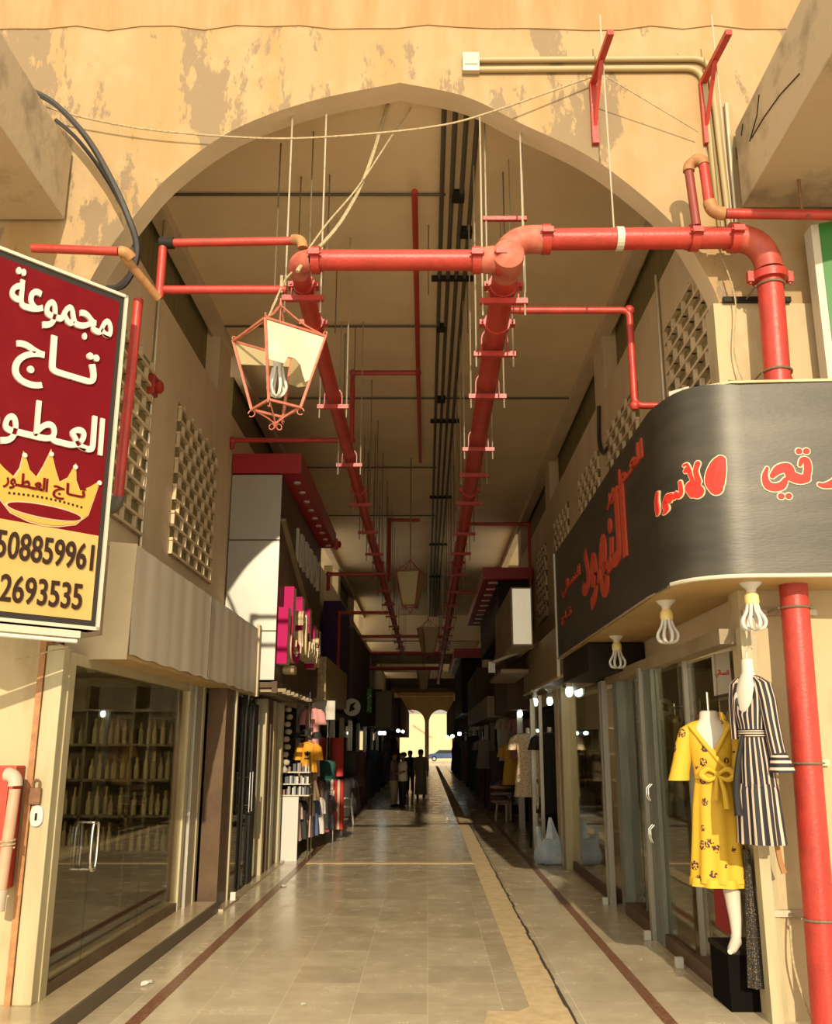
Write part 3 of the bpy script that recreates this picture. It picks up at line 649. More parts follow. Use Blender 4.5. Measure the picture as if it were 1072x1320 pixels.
# knee brackets that carry rods for the fire main
def bracket(x, label, zt=7.82):
    t = thing('steel_bracket', label, 'bracket', (x, YF, 7.2), 'red brackets on the arch wall')
    B(x - 0.03, x + 0.03, YF - 0.05, YF, 7.18, zt + 0.02).build('wall_leg', M['red'], t)
    MB().bar((x, YF - 0.02, zt), (x + 0.045, YF - 0.66, zt), 0.055, 0.05).build('arm', M['red'], t)
    MB().bar((x, YF - 0.03, 7.35), (x + 0.02, YF - 0.35, zt - 0.02), 0.03, 0.03).build('brace', M['red'], t)
    MB().tube([(x + 0.04, YF - 0.3, zt + 0.5), (x + 0.06, YF - 0.3, 6.16)], 0.008, 6).build('rod', M['zinc'], t)
bracket(1.52, 'red knee bracket on the ochre wall above the middle of the fire main'); bracket(2.53, 'red knee bracket on the ochre wall by the conduit bend, at far right')
# pale conduits and their box
t = thing('conduit_pair', 'pair of pale conduits bending down the ochre wall at upper right', 'conduit', (1.5, YF - 0.03, 8.0))
for dz, x1, z1 in ((8.07, 2.66, 6.3), (7.965, 2.585, 6.3)):
    MB().tube(pipe_path([(0.45, YF - 0.03, dz), (x1 - 0.05, YF - 0.03, dz + 0.015), (x1, YF - 0.03, z1)], 0.16), 0.028, 10).build('conduit', M['conduit_pale'], t, smooth=True)
MB().tube([(2.73, YF - 0.03, 7.6), (2.72, YF - 0.03, 6.25)], 0.02, 8).build('drop_conduit', M['zinc'], t, smooth=True)
t = thing('junction_box', 'small grey junction box at the left end of the pale conduits', 'electrical box', (0.42, YF, 8.02))
B(0.32, 0.48, YF - 0.07, YF, 7.93, 8.13).build('box', M['zinc'], t, bevel=0.01); B(0.34, 0.46, YF - 0.08, YF - 0.07, 7.99, 8.10).build('cover', plain('pale_cover', (0.6, 0.5, 0.36)), t)
# cables and ropes
def line(name, pts, r, m, label, cat, n=8):
    o = MB().tube(bez(pts, n), r, 6).build(name, M[m], smooth=True); return tag(o, label, cat)
line('black_cable', [aY(38, 116, 7.1), aY(72, 135, 7.0), aY(112, 178, 6.95), aY(145, 235, 6.95), aY(165, 280, 6.98), aY(176, 315, 7.05), aY(172, 345, 7.1), aY(158, 368, 7.15), aY(138, 372, 7.2)], 0.028, 'cable', 'thick black cable arching from the left canopy down to the sign, outer one', 'cable')
line('black_cable', [aY(72, 155, 7.15), aY(100, 180, 7.1), aY(132, 222, 7.08), aY(157, 265, 7.08), aY(174, 305, 7.1), aY(177, 335, 7.14), aY(160, 362, 7.18), aY(140, 376, 7.22)], 0.02, 'cable', 'thinner black cable inside the thick one at left', 'cable')
line('slack_wire', [aY(50, 135, 7.15), aY(110, 152, 7.18), aY(200, 168, 7.2), aY(330, 178, 7.2), aY(430, 176, 7.1), aY(560, 163, 7.1), aY(640, 142, 7.15), aY(765, 98, 7.2)], 0.009, 'rope', 'thin slack cord strung across the top of the arch', 'cord')
line('braided_rope', [aZ(500, 134, 7.9), aY(492, 160, 7.8), aY(482, 195, 7.7), aY(465, 240, 7.55), aY(440, 285, 7.35), aY(415, 315, 7.15), aY(396, 332, 7.02), aY(383, 350, 6.95)], 0.018, 'rope', 'thick braided straw rope sagging from the arch to the lantern pipe', 'rope')
line('thin_rope', [aZ(530, 138, 7.9), aY(505, 175, 7.8), aY(462, 240, 7.5), aY(420, 290, 7.2), aY(388, 335, 7.0)], 0.009, 'rope', 'thin straight cord beside the braided rope', 'cord')
line('guy_wire', [aY(780, 98, 7.0), aY(900, 170, 7.2)], 0.006, 'rope', 'thin guy wire sloping between the two red brackets', 'wire')
# ceiling: conduits, cross lines, branch pipes
for k, x in enumerate((0.16, 0.27, 0.38, 0.49)):
    tag(MB().tube([(x, YB + 0.05, ZC - 0.05), (x - 0.06, 45, ZC - 0.05)], 0.026, 8).build('ceiling_conduit', M['conduit']), 'dark conduit running lengthwise under the arcade ceiling, %s of four from the left' % ORD[k], 'conduit', 'lengthwise ceiling conduits')
for i, y in enumerate((9.15, 12.5, 15.4, 19.6, 24.0)):
    tag(MB().tube([(XL + 0.05, y, ZC - 0.03), (0.2 if i != 2 else XR - 0.05, y, ZC - 0.03)], 0.016, 6).build('cross_conduit', M['conduit']), 'thin conduit crossing the arcade ceiling, %s in from the arch' % ORD[i], 'conduit', 'cross ceiling conduits')
for i, (x, y) in enumerate(((0.34, 9.15), (0.46, 9.9), (0.20, 12.5), (0.24, 15.4))):
    tag(B(x - 0.07, x + 0.07, y - 0.07, y + 0.07, ZC - 0.1, ZC).build('ceiling_box', M['black'], bevel=0.01), 'black junction box on the ceiling conduits, %s in from the arch' % ORD[i], 'electrical box', 'ceiling junction boxes')
for i in range(5):
    y = 11 + i * 5.5
    tag(B(0.05, 0.6, y, y + 0.04, ZC - 0.09, ZC - 0.02).build('conduit_clip', M['black']), 'dark clip bar across the four ceiling conduits, %s in from the arch' % ORD[i], 'clip', 'clip bars of the ceiling conduits')
def branch(label, pts, r=0.035, bend=0.08):
    t = thing('branch_pipe', label, 'pipe', pts[0], 'thin red branch pipes')
    MB().tube(pipe_path(pts, bend), r, 10).build('run', M['red'], t, smooth=True)
    for a in pts[1:-1]: MB().ball(a, r * 1.5, n=10).build('elbow_fitting', M['red'], t, smooth=True)
branch('thin red pipe running lengthwise under the ceiling above the middle cross pipe', [(-0.14, 8.75, ZC - 0.25), (-0.15, 13.6, ZC - 0.3), (-0.15, 18.3, ZC - 0.3)], 0.034)
branch('thin red pipe stepping left from the lengthwise ceiling pipe and down', [(-0.15, 13.6, ZC - 0.3), (-1.18, 13.6, ZC - 0.3), (-1.18, 13.6, 6.5), (XL + 0.03, 13.6, 6.5), (XL + 0.03, 13.6, 6.36)], 0.04)
branch('thin red pipe crossing to the right wall and dropping beside the block screen', [(0.8, 8.1, 5.95), (1.93, 8.1, 5.95), (1.93, 8.1, 4.98), (2.5, 8.1, 4.98)], 0.034)
branch('thin red pipe from the right main to the wall above the pale sign box', [(0.8, 21.5, MZ + 1.2), (2.42, 21.5, MZ + 1.2), (2.42, 21.5, 4.8)], 0.04)
branch('short thin red pipe near the red canopy at right', [(0.7, 25.5, MZ + 0.2), (2.3, 25.5, MZ + 0.2), (2.3, 25.5, 6.2)], 0.045)
branch('thin red pipe dropping left of the middle, beyond the first lantern', [(-0.2, 23.4, ZC - 0.3), (-1.0, 23.4, ZC - 0.3), (-1.0, 23.4, 6.0)], 0.045)
branch('thin red pipe to the left wall beyond the red canopy', [(-1.1, 21.6, MZ), (-2.35, 21.6, MZ), (-2.35, 21.6, MZ - 0.4)], 0.045)
branch('thin red pipe to the left wall by the purple panel', [(-1.1, 26, MZ - 0.3), (-2.5, 26, MZ - 0.3), (-2.5, 26, 3.8)], 0.05)
branch('red pipe crossing the whole passage behind the second lantern', [(XL + 0.1, 34, MZ - 0.05), (0.6, 34, MZ - 0.05)], 0.055)
branch('red pipe crossing the passage behind the third lantern', [(-2.6, 40.9, MZ), (0.6, 40.9, MZ)], 0.085)
branch('thick red pipe crossing the passage below the far clerestory', [(XL + 0.1, 47, 5.7), (0.6, 47, 5.7)], 0.1)
# red fire bells on the walls
for label, x, s, y, z in (('small red alarm bell on the left upper wall by the first block screen', XL, -1, 9.5, 5.75), ('small red alarm bell on the right wall just above the dark curved sign', XR, 1, 9.35, 4.72), ('small red alarm bell near the end of the left red canopy', -2.0, -1, 19.3, 6.1)):
    t = thing('alarm_bell', label, 'alarm', (x - s * 0.02, y, z), 'red alarm bells')
    a, b = sorted((x, x - s * 0.08)); B(a, b, y - 0.08, y + 0.08, z - 0.12, z + 0.1).build('box', M['red'], t, bevel=0.01)
    MB().lathe((x - s * 0.08, y, z - 0.02), [(0.07, 0), (0.08, 0.04), (0.05, 0.07), (0.01, 0.075)], 14, axis=(-s, 0, 0)).build('bell', M['red'], t, smooth=True)
line('wall_conduit', [(XL + 0.03, 9.5, ZC - 0.1), (XL + 0.03, 9.52, 5.9), (XL + 0.03, 9.53, 4.0), (XL + 0.03, 9.6, 3.75)], 0.02, 'zinc', 'thin grey conduit dropping past the alarm bell on the left wall', 'conduit')
line('wall_conduit', [(XR - 0.03, 9.35, 7.0), (XR - 0.03, 9.35, 4.85)], 0.02, 'zinc', 'thin grey conduit dropping to the alarm bell on the right wall', 'conduit')
line('wall_cable', [(XR - 0.04, 12.9, 6.8), (XR - 0.04, 13.0, 6.3), (XR - 0.05, 12.7, 6.0), (XR - 0.06, 12.3, 5.95)], 0.03, 'cable', 'black cable looping out between two block screens on the right wall', 'cable')

# ================================================================== LANTERNS
def lantern(x, y, ztop, wd, ht, yaw, label, broken, m):
    """four-sided tapering lantern; ztop is the height of its wide upper rim"""
    t = thing('hanging_lantern', label, 'lantern', (x, y, ztop), 'lanterns along the passage')
    h = wd / 2; hb = h * 0.52
    def P(k, r, z): g = yaw + PI / 4 + k * PI / 2; return Vector((x + r * math.sqrt(2) * math.cos(g), y + r * math.sqrt(2) * math.sin(g), z))
    rim = [P(k, h, ztop) for k in range(4)]; bot = [P(k, hb, ztop - ht) for k in range(4)]
    apex = Vector((x, y, ztop + wd * 0.55)); s = wd * 0.035
    for k in range(4):
        MB().bar(rim[k], rim[(k + 1) % 4], s, s).build('rim_bar', m, t); MB().bar(bot[k], bot[(k + 1) % 4], s, s).build('base_bar', m, t)
        MB().bar(rim[k], bot[k], s * 1.1, s * 1.1).build('corner_bar', m, t)
        MB().tube(bez([rim[k], rim[k].lerp(apex, 0.5) + Vector((0, 0, -wd * 0.05)), apex], 6), s * 0.4, 6).build('roof_bar', m, t)
        d = (rim[k] - Vector((x, y, ztop))).normalized(); c = rim[k] + Vector((0, 0, wd * 0.05))
        MB().tube([c + (d * math.cos(g) + Vector((0, 0, 1)) * math.sin(g)) * (wd * 0.012 + wd * 0.03 * i / 14) for i, g in enumerate([-PI / 2 + 0.5 * i for i in range(15)])], s * 0.28, 5).build('rim_scroll', m, t)
        c = bot[k] + Vector((0, 0, -wd * 0.06))
        MB().tube(bez([bot[k], bot[k].lerp(Vector((x, y, ztop - ht - wd * 0.2)), 0.6), Vector((x, y, ztop - ht - wd * 0.24))], 6), s * 0.33, 5).build('foot_bar', m, t)
        MB().tube([c + (d * math.cos(g) + Vector((0, 0, 1)) * math.sin(g)) * (wd * 0.05) for g in [0.45 * i for i in range(13)]], s * 0.28, 5).build('foot_scroll', m, t)
    MB().lathe((x, y, ztop + wd * 0.5), [(s * 0.5, 0), (s * 0.9, wd * 0.05), (s * 0.4, wd * 0.12), (s * 0.5, wd * 0.16)], 10).build('finial', m, t, smooth=True)
    for k in range(3):
        g = yaw + k * 2.1; d = Vector((math.cos(g), math.sin(g), 0)); c = Vector((x, y, ztop - ht - wd * 0.27)) + d * wd * 0.06
        MB().tube([c + (d * math.cos(a) + Vector((0, 0, 1)) * math.sin(a)) * wd * 0.045 for a in [0.5 * i for i in range(13)]], s * 0.28, 5).build('tail_scroll', m, t)
    cen = Vector((x, y, ztop - ht * 0.4))
    if broken:
        # top sheet inside the roof and the torn remains of two panes
        k = 2; a, b, c, d = rim[2], rim[3], bot[3], bot[2]
        def q(u, v): return (a.lerp(b, u)).lerp(d.lerp(c, u), v)
        for (k0, poly, mm) in ((2, [(0.02, 0.02), (0.98, 0.02), (0.97, 0.62), (0.9, 0.66), (0.8, 0.58), (0.7, 0.46), (0.56, 0.40), (0.42, 0.40), (0.36, 0.5), (0.03, 0.5)], M['frost']), (0, [(0.02, 0.02), (0.98, 0.02), (0.98, 0.34), (0.02, 0.16)], M['frost_dim']), (3, [(0.02, 0.02), (0.98, 0.02), (0.98, 0.45), (0.5, 0.62), (0.02, 0.7)], M['frost_dim'])):
            a, b, c, d = rim[k0], rim[(k0 + 1) % 4], bot[(k0 + 1) % 4], bot[k0]; nrm = (b - a).cross(d - a).normalized()
            MB().prism(poly, lambda u, v, hh: (a.lerp(b, u)).lerp(d.lerp(c, u), v) + nrm * hh, -0.003, 0.003).build('broken_pane', mm, t)
    else:
        for k in range(4):
            a, b, c, d = rim[k], rim[(k + 1) % 4], bot[(k + 1) % 4], bot[k]; nrm = (b - a).cross(d - a).normalized()
            MB().prism([(0.04, 0.03), (0.96, 0.03), (0.95, 0.96), (0.05, 0.96)], lambda u, v, hh: (a.lerp(b, u)).lerp(d.lerp(c, u), v) + nrm * hh, -0.003, 0.003).build('pane', M['frost_dim'], t)
    MB().tube([(x, y, ztop + wd * 0.5), (x, y, ztop - ht * 0.22)], s * 0.4, 6).build('lamp_stem', m, t)
    MB().lathe((x, y, ztop - ht * 0.42), [(0.03, 0), (0.045, 0.05), (0.05, 0.12), (0.03, 0.16)], 12).build('lamp_socket', M['lampwhite'], t, smooth=True)
    for k in range(6):
        g = k * PI / 3; d = Vector((math.cos(g), math.sin(g), 0)); z = ztop - ht * 0.42
        MB().tube(bez([Vector((x, y, z)) + d * 0.035, Vector((x, y, z - 0.08)) + d * 0.05, Vector((x, y, z - 0.17)) + d * 0.075, Vector((x, y, z - 0.235)) + d * 0.05, Vector((x, y, z - 0.25)) + d * 0.01], 5), 0.013, 6).build('lamp_tube', M['lampwhite'], t, smooth=True)
    return t
LT = lantern(-1.24, 7.12, 5.20, 0.56, 0.62, math.radians(38), 'coral-painted hanging lantern with broken panes in front of the left main', True, M['lantern'])
lantern(-0.36, 19.0, 5.42, 0.50, 0.72, math.radians(-12), 'dark red hanging lantern with pale panes in mid passage, nearest of the far row', False, M['lantern_red'])
lantern(0.02, 29.5, 5.55, 0.56, 0.80, math.radians(20), 'small far lantern hung lower behind the nearest pale-paned one', False, M['lantern_red'])
lantern(-0.2, 45.0, 5.4, 0.6, 0.85, math.radians(5), 'tiny farthest lantern in the dark end of the passage', False, M['lantern_red'])
LT.parent = None
for pts, r in (([(-1.24, 7.12, 5.62), (-1.24, 7.12, 5.78)], 0.014), ([aY(362, 372, 7.1), aY(350, 398, 7.05), aY(357, 385, 7.0), aY(346, 408, 7.0)], 0.008), ([(-1.24, 7.12, 5.66), (-1.2, 7.1, 5.74), (-1.14, 7.08, 5.80)], 0.01)): MB().tube(bez(pts, 6), r, 6).build('suspension_cord', M['rope'], LT, smooth=True)
line('lantern_hanging_rod', [(-0.36, 19.0, 5.75), (-0.36, 19.0, ZC)], 0.012, 'rod', 'rod that carries the nearest pale-paned lantern', 'rod')
line('lantern_hanging_rod', [(0.02, 29.5, 5.9), (0.02, 29.5, ZC)], 0.014, 'rod', 'rod that carries the lower far lantern', 'rod')
line('lantern_hanging_rod', [(-0.2, 45.0, 5.75), (-0.2, 45.0, ZC)], 0.016, 'rod', 'rod that carries the tiny farthest lantern', 'rod')

# ================================================================== LEFT SIGN (perfume shop)
SR = Vector((-2.44, 6.85, 0)); SD = Vector((-0.669, -0.743, 0)); SN = Vector((0.743, -0.669, 0))
def sgn(a, b, h): return SR - SD * a + SN * h + Vector((0, 0, b))        # a runs from -1.1 (left) to 0 (right)
t = thing('shop_sign', 'tall crimson and gold perfume shop sign with Arabic lettering, hung at left', 'sign', SR - SD * -0.55 + Vector((0, 0, 2.7)))
MB().prism([(-1.1, 2.73), (0, 2.73), (0, 5.45), (-1.1, 5.45)], sgn, -0.16, -0.004).build('casing', M['signedge'], t)
mb = MB()
for a0, a1, b0, b1 in ((-1.1, -1.075, 2.73, 5.45), (-0.025, 0, 2.73, 5.45), (-1.1, 0, 2.73, 2.755), (-1.1, 0, 5.425, 5.45)): mb.prism([(a0, b0), (a1, b0), (a1, b1), (a0, b1)], sgn, -0.17, 0.015)
mb.build('white_frame', M['signframe'], t)
MB().prism([(-1.04, 3.44), (-0.065, 3.44), (-0.065, 5.375), (-1.04, 5.375)], sgn, -0.004, 0.0).build('crimson_panel', M['crimson'], t)
MB().prism([(-1.04, 2.80), (-0.065, 2.80), (-0.065, 3.44), (-1.04, 3.44)], sgn, -0.004, 0.0).build('gold_panel', M['gold'], t)
for wd, a0, a1, b0, b1 in ((W_GROUP, -0.93, -0.11, 4.93, 5.34), (W_TAJ, -0.85, -0.20, 4.44, 4.90), (W_ATTAR, -1.0, -0.10, 3.97, 4.36)):
    mb = MB(); text_on(mb, wd, sgn, a0, a1, b0, b1, 0.016, bold=0.02); mb.build('lettering', M['letterwhite'], t)
def crown(k):
    cx, cy = -0.5, 3.55; pts = [(-0.36, 0.03), (-0.41, 0.2), (-0.44, 0.31), (-0.36, 0.25), (-0.27, 0.20), (-0.23, 0.27), (-0.215, 0.40), (-0.16, 0.28), (-0.09, 0.23), (-0.05, 0.32), (0.0, 0.46), (0.05, 0.32), (0.09, 0.23), (0.16, 0.28), (0.215, 0.40), (0.23, 0.27), (0.27, 0.20), (0.36, 0.25), (0.44, 0.31), (0.41, 0.2), (0.36, 0.03), (0.26, -0.055), (0.12, -0.09), (0, -0.10), (-0.12, -0.09), (-0.26, -0.055)]
    m = [(a * 0.9, b) for a, b in pts]; c = (0, 0.1)
    return [(cx + a + k * (a - c[0]) / max(0.05, math.hypot(a, b - c[1])), cy + b + k * (b - c[1]) / max(0.05, math.hypot(a, b - c[1]))) for a, b in m]
cr = MB().prism(crown(0.0), sgn, 0.001, 0.012).build('crown', M['goldcrown'], t)
MB().prism(crown(0.012), sgn, 0.0005, 0.006).build('outline', M['crownline'], cr)
MB().prism([(-0.5 + 0.29 * math.cos(g), 3.545 + 0.055 * math.sin(g)) for g in [2 * PI * i / 28 for i in range(28)]], sgn, 0.011, 0.014).build('oval_outline', M['crownline'], cr)
MB().prism([(-0.5 + 0.275 * math.cos(g), 3.545 + 0.044 * math.sin(g)) for g in [2 * PI * i / 28 for i in range(28)]], sgn, 0.012, 0.017).build('oval', M['crimson'], cr)
for a, b in ((-0.395, 0.31), (-0.193, 0.39), (0.0, 0.445), (0.193, 0.39), (0.395, 0.31)):
    MB().prism([(-0.5 + a + 0.018 * math.cos(g), 3.535 + b + 0.018 * math.sin(g)) for g in [2 * PI * i / 12 for i in range(12)]], sgn, 0.012, 0.02).build('jewel', M['letterwhite'], cr)
mb = MB()
for i in range(17):
    a = -0.27 + 0.54 * i / 16; b = 3.625 + 0.02 * math.cos(a * 5); mb.prism([(-0.5 + a - 0.007, b - 0.008), (-0.5 + a + 0.007, b - 0.008), (-0.5 + a + 0.007, b + 0.008), (-0.5 + a - 0.007, b + 0.008)], sgn, 0.012, 0.016)
mb.build('dot_row', M['digit'], cr)
mb = MB(); text_on(mb, W_ATTAR, sgn, -0.82, -0.5, 3.66, 3.79, 0.018, 0.02); text_on(mb, W_TAJ, sgn, -0.46, -0.21, 3.655, 3.79, 0.018, 0.02); mb.build('crown_lettering', M['crimson'], cr)
mb = MB(); text_on(mb, '508859961', sgn, -0.815, -0.095, 3.165, 3.365, 0.01, 0.012); mb.build('phone_number', M['digit'], t)
mb = MB(); text_on(mb, '2693535', sgn, -0.755, -0.155, 2.865, 3.06, 0.01, 0.012); mb.build('phone_number', M['digit'], t)
mb = MB()
for z in (3.2, 5.0): mb.bar(sgn(-0.1, z, -0.16), (-3.05, 7.28, z), 0.05)
mb.build('wall_arm', M['black'], t)
t = thing('sign_lamp', 'white batten lamp with a thinner white tube fixed under the crimson sign', 'lamp', sgn(-0.6, 2.66, 0))
MB().bar(sgn(-1.25, 2.685, 0.02), sgn(-0.16, 2.685, 0.02), 0.05, 0.05).build('batten', M['signframe'], t); MB().tube([sgn(-1.25, 2.635, 0.03), sgn(-0.18, 2.635, 0.03)], 0.016, 10).build('tube', M['lampwhite'], t, smooth=True)

# ================================================================== LEFT: first shop
t = thing('shop_fascia', 'long pale ribbed metal fascia box over the first glass shop front at left', 'fascia', (-2.78, 10.7, 2.62))
mb = MB(); n = 90; vs = []
for i in range(n + 1):
    y = 7.75 + 5.9 * i / n; k = -2.5 + 0.0025 * math.sin(i * 0.9) + 0.004 * math.sin(i * 0.23); vs += [(k + 0.01, y, 2.64 + 0.008 * math.sin(i * .7)), (k, y, 3.58)]
mb.add(vs, [(2 * i, 2 * i + 2, 2 * i + 3, 2 * i + 1) for i in range(n)]); mb.build('ribbed_cladding', M['fascia'], t, smooth=True)
B(XL + 0.02, -2.515, 7.76, 13.66, 2.65, 3.57).build('box', M['concrete'], t)
mb = MB(); mb.prism([(-3.02, 2.6), (-2.5, 2.6), (-2.485, 3.58), (-2.72, 3.60), (-2.72, 2.8), (-3.02, 2.75)], lambda a, b, h: (a, 7.75 - h, b), 0, 0.02); mb.build('end_panel', M['fascia_end'], t)
B(-2.52, -2.47, 13.62, 13.74, 2.6, 3.64).build('end_strip', M['fascia_end'], t)
B(XL + 0.02, -2.505, 7.76, 13.66, 2.61, 2.65).build('underside', M['soffit'], t)
MB().box(-2.505, -2.485, 10.55, 10.57, 2.66, 3.57).build('seam', M['conduit'], t)
t = thing('under_fascia_lamp', 'small white spot lamp with black rim under the far end of the ribbed fascia', 'lamp', (-2.6, 13.3, 2.6))
MB().lathe((-2.58, 13.3, 2.44), [(0.05, 0.0), (0.055, 0.06), (0.06, 0.17)], 14).build('body', M['lampwhite'], t); MB().lathe((-2.58, 13.3, 2.40), [(0.05, 0.0), (0.055, 0.04)], 14).build('rim', M['black'], t)
# glass front 1
GX = -2.83
d1 = S(B(GX - 0.05, GX + 0.03, 7.32, 7.44, 0.115, 2.62).build('door_1', M['alu']))
def sub(o, par): o.parent = par; return o
def spart(mb, name, m, par, **k): o = mb.build(name, m, par, **k); return o
spart(B(GX - 0.12, GX + 0.02, 7.20, 7.32, 0.115, 2.66), 'door_frame', M['alu'], d1, bevel=0.01)
spart(B(GX - 0.06, GX + 0.03, 11.1, 11.22, 0.115, 2.62), 'door_frame', M['alu'], d1); spart(B(GX - 0.07, GX + 0.06, 11.30, 11.62, 0.115, 2.62), 'door_frame', M['alugrey'], d1); spart(B(GX - 0.07, GX + 0.07, 11.62, 11.72, 0.115, 2.62), 'door_frame', M['alu'], d1)
spart(B(GX - 0.05, GX + 0.02, 7.44, 11.1, 2.53, 2.62), 'door_head', M['alu'], d1); spart(B(GX - 0.04, GX + 0.02, 7.44, 11.1, 0.115, 0.2), 'door_sill', M['bronze_post'], d1)
for y0, y1 in ((7.44, 8.18), (8.19, 9.66), (9.67, 11.1)): spart(B(GX - 0.006, GX + 0.006, y0, y1, 0.2, 2.53), 'glass_pane', M['glass'], d1)
hy = 7.98
mb = MB(); mb.tube([(GX + 0.01, hy, 0.93), (GX + 0.07, hy, 0.93)] + [(GX + 0.07 , hy + 0.07 - 0.07 * math.cos(g) , 0.93) for g in (0,)] + [], 0.011, 8)
ring = [(GX + 0.07, hy + 0.11 + 0.075 * (1 if abs(math.cos(g)) > 2 else math.copysign(abs(math.cos(g)) ** 0.6, math.cos(g))), 1.10 + 0.19 * math.copysign(abs(math.sin(g)) ** 0.6, math.sin(g))) for g in [2 * PI * i / 28 for i in range(29)]]
mb.tube(ring, 0.014, 8, cap=False); mb.tube([(GX, hy + 0.11, 0.915), (GX + 0.07, hy + 0.11, 0.915)], 0.010, 8); mb.tube([(GX, hy + 0.11, 1.285), (GX + 0.07, hy + 0.11, 1.285)], 0.010, 8)
spart(mb, 'door_handle', M['chrome'], d1, smooth=True)
t = thing('padlock', 'rusty brown padlock on the cream frame of the first shop front', 'lock', (GX - 0.1, 7.18, 1.5))
B(GX - 0.13, GX - 0.045, 7.155, 7.19, 1.48, 1.60).build('body', M['rust'], t, bevel=0.01); MB().tube([(GX - 0.11, 7.17, 1.60)] + [(GX - 0.0875 + 0.025 * math.cos(g), 7.17, 1.63 + 0.03 * math.sin(g)) for g in [PI - PI * i / 8 for i in range(9)]] + [(GX - 0.065, 7.17, 1.60)], 0.008, 6).build('shackle', M['rust'], t)
t = thing('lock_plate', 'white oval lock plate just below the rusty padlock', 'lock', (GX - 0.07, 7.2, 1.4))
MB().prism([(GX - 0.065 + 0.048 * math.cos(g), 1.40 + 0.075 * math.copysign(abs(math.sin(g)) ** 0.7, math.sin(g))) for g in [2 * PI * i / 24 for i in range(24)]], lambda a, b, h: (a, 7.2 - h, b), 0, 0.025).build('plate', M['white'], t); B(GX - 0.072, GX - 0.058, 7.165, 7.175, 1.37, 1.42).build('keyhole', M['black'], t)
spart(B(-3.0, -2.955, 7.19, 7.30, 0.0, 2.7), 'side_board', M['brass_fit'], d1)
# goods inside shop 1: rows of pale strips on rails
t = thing('display_rack', 'dark shelving with three rails inside the first glass shop front', 'shelving', (-3.8, 11.4, 0.12))
B(-4.6, -2.95, 11.52, 11.57, 0.13, 2.6).build('back_panel', M['shelf'], t)
for z in (0.30, 0.70, 1.10, 1.50, 1.90, 2.3): B(-4.6, -2.95, 11.2, 11.52, z, z + 0.03).build('shelf', M['shelf'], t)
for x in (-4.6, -4.05, -3.5, -2.98): B(x, x + 0.03, 11.2, 11.52, 0.13, 2.6).build('upright', M['shelf'], t)
cols = [plain('strip_cream', (0.45, 0.36, 0.2)), plain('strip_olive', (0.2, 0.17, 0.07)), plain('strip_grey', (0.36, 0.36, 0.3)), plain('strip_ochre', (0.4, 0.26, 0.06))]
proto = None
for k, z in enumerate((0.73, 1.13, 1.53, 1.93)):
    for i in range(17):
        x = -4.5 + i * 0.09; lab = 'small pale bottle on the %s shelf of the rack inside the first glass shop front' % ('second', 'third', 'fourth', 'fifth')[k]
        if proto is None:
            proto = thing('perfume_bottle', lab, 'bottle', (x, 11.3, z), 'bottles on the rack inside the first shop')
            MB().lathe((x, 11.3, z), [(0.026, 0), (0.03, 0.02), (0.028, 0.17), (0.012, 0.2), (0.012, 0.23)], 8).build('bottle_body', cols[0], proto, smooth=True); MB().lathe((x, 11.3, z + 0.23), [(0.016, 0), (0.016, 0.05)], 8).build('cap', cols[3], proto)
        else:
            r = dup(proto, (x, 11.3 + random.uniform(-0.04, 0.06), z), lab); r.scale = (1, 1, random.uniform(0.75, 1.15))
t = thing('counter', 'glass-topped counter just inside the first shop front', 'counter', (-3.7, 10, 0.12))
B(-4.1, -3.6, 9.0, 10.4, 0.125, 0.82).build('body', M['shelf'], t); B(-4.12, -3.58, 8.98, 10.42, 0.82, 0.87).build('top', plain('counter_top', (0.45, 0.37, 0.22), 0.3), t)
tag(MB().lathe((-4.0, 9.0, 2.60), [(0.10, 0), (0.10, 0.04), (0.05, 0.06)], 16).build('ceiling_spot', M['lampglow']), 'small lit ceiling lamp inside the first glass shop front', 'lamp')
def shop_light(x, y, z, e):
    l = bpy.data.lights.new('shop_lamp_light', 'POINT'); l.energy = e; l.color = (1, 0.85, 0.6); l.shadow_soft_size = 0.12; o = bpy.data.objects.new('shop_lamp_light', l); COL.objects.link(o); o.location = (x, y, z)
shop_light(-4.0, 9.0, 2.45, 45)
# red cabinet and pvc pipe on the left pier
t = thing('fire_hose_cabinet', 'red metal cabinet on the left pier, cut by the photo edge', 'cabinet', (-3.45, 7.1, 0.9))
B(-3.75, -3.035, 7.07, 7.235, 0.9, 1.76).build('box', M['cabinet'], t, bevel=0.01); B(-3.73, -3.075, 7.055, 7.07, 0.94, 1.72).build('door', M['cabinet'], t, bevel=0.006)
t = thing('plastic_pipe', 'pinkish plastic pipe with a grey elbow, running down beside the red cabinet', 'pipe', (-3.0, 7.0, 0.8))
MB().tube([(-2.99, 6.98, 1.60), (-3.01, 6.96, 0.86)], 0.04, 14).build('run', M['pvc'], t, smooth=True)
MB().tube(elbow((-2.99, 6.98, 1.56), (-2.99, 6.98, 1.70), (-3.12, 7.02, 1.70), 0.08), 0.05, 14).build('elbow', M['pvcgrey'], t, smooth=True)
MB().tube([(-3.01, 6.96, 0.92), (-3.015, 6.955, 0.78)], 0.05, 14).build('joint', M['pvcgrey'], t, smooth=True)
MB().tube([(-3.0 + 0.05 * math.cos(g), 6.97 + 0.05 * math.sin(g), 1.2 + g * 0.004) for g in [0.6 * i for i in range(24)]], 0.007, 5).build('string', M['rope'], t)
line('loose_wire', [aY(20, 850, 7.1), aY(45, 845, 7.05), aY(70, 838, 7.0), aY(90, 836, 7.05), (-2.85, 7.18, 2.66)], 0.006, 'rope', 'thin stray wire under the crimson sign by the frame', 'wire')

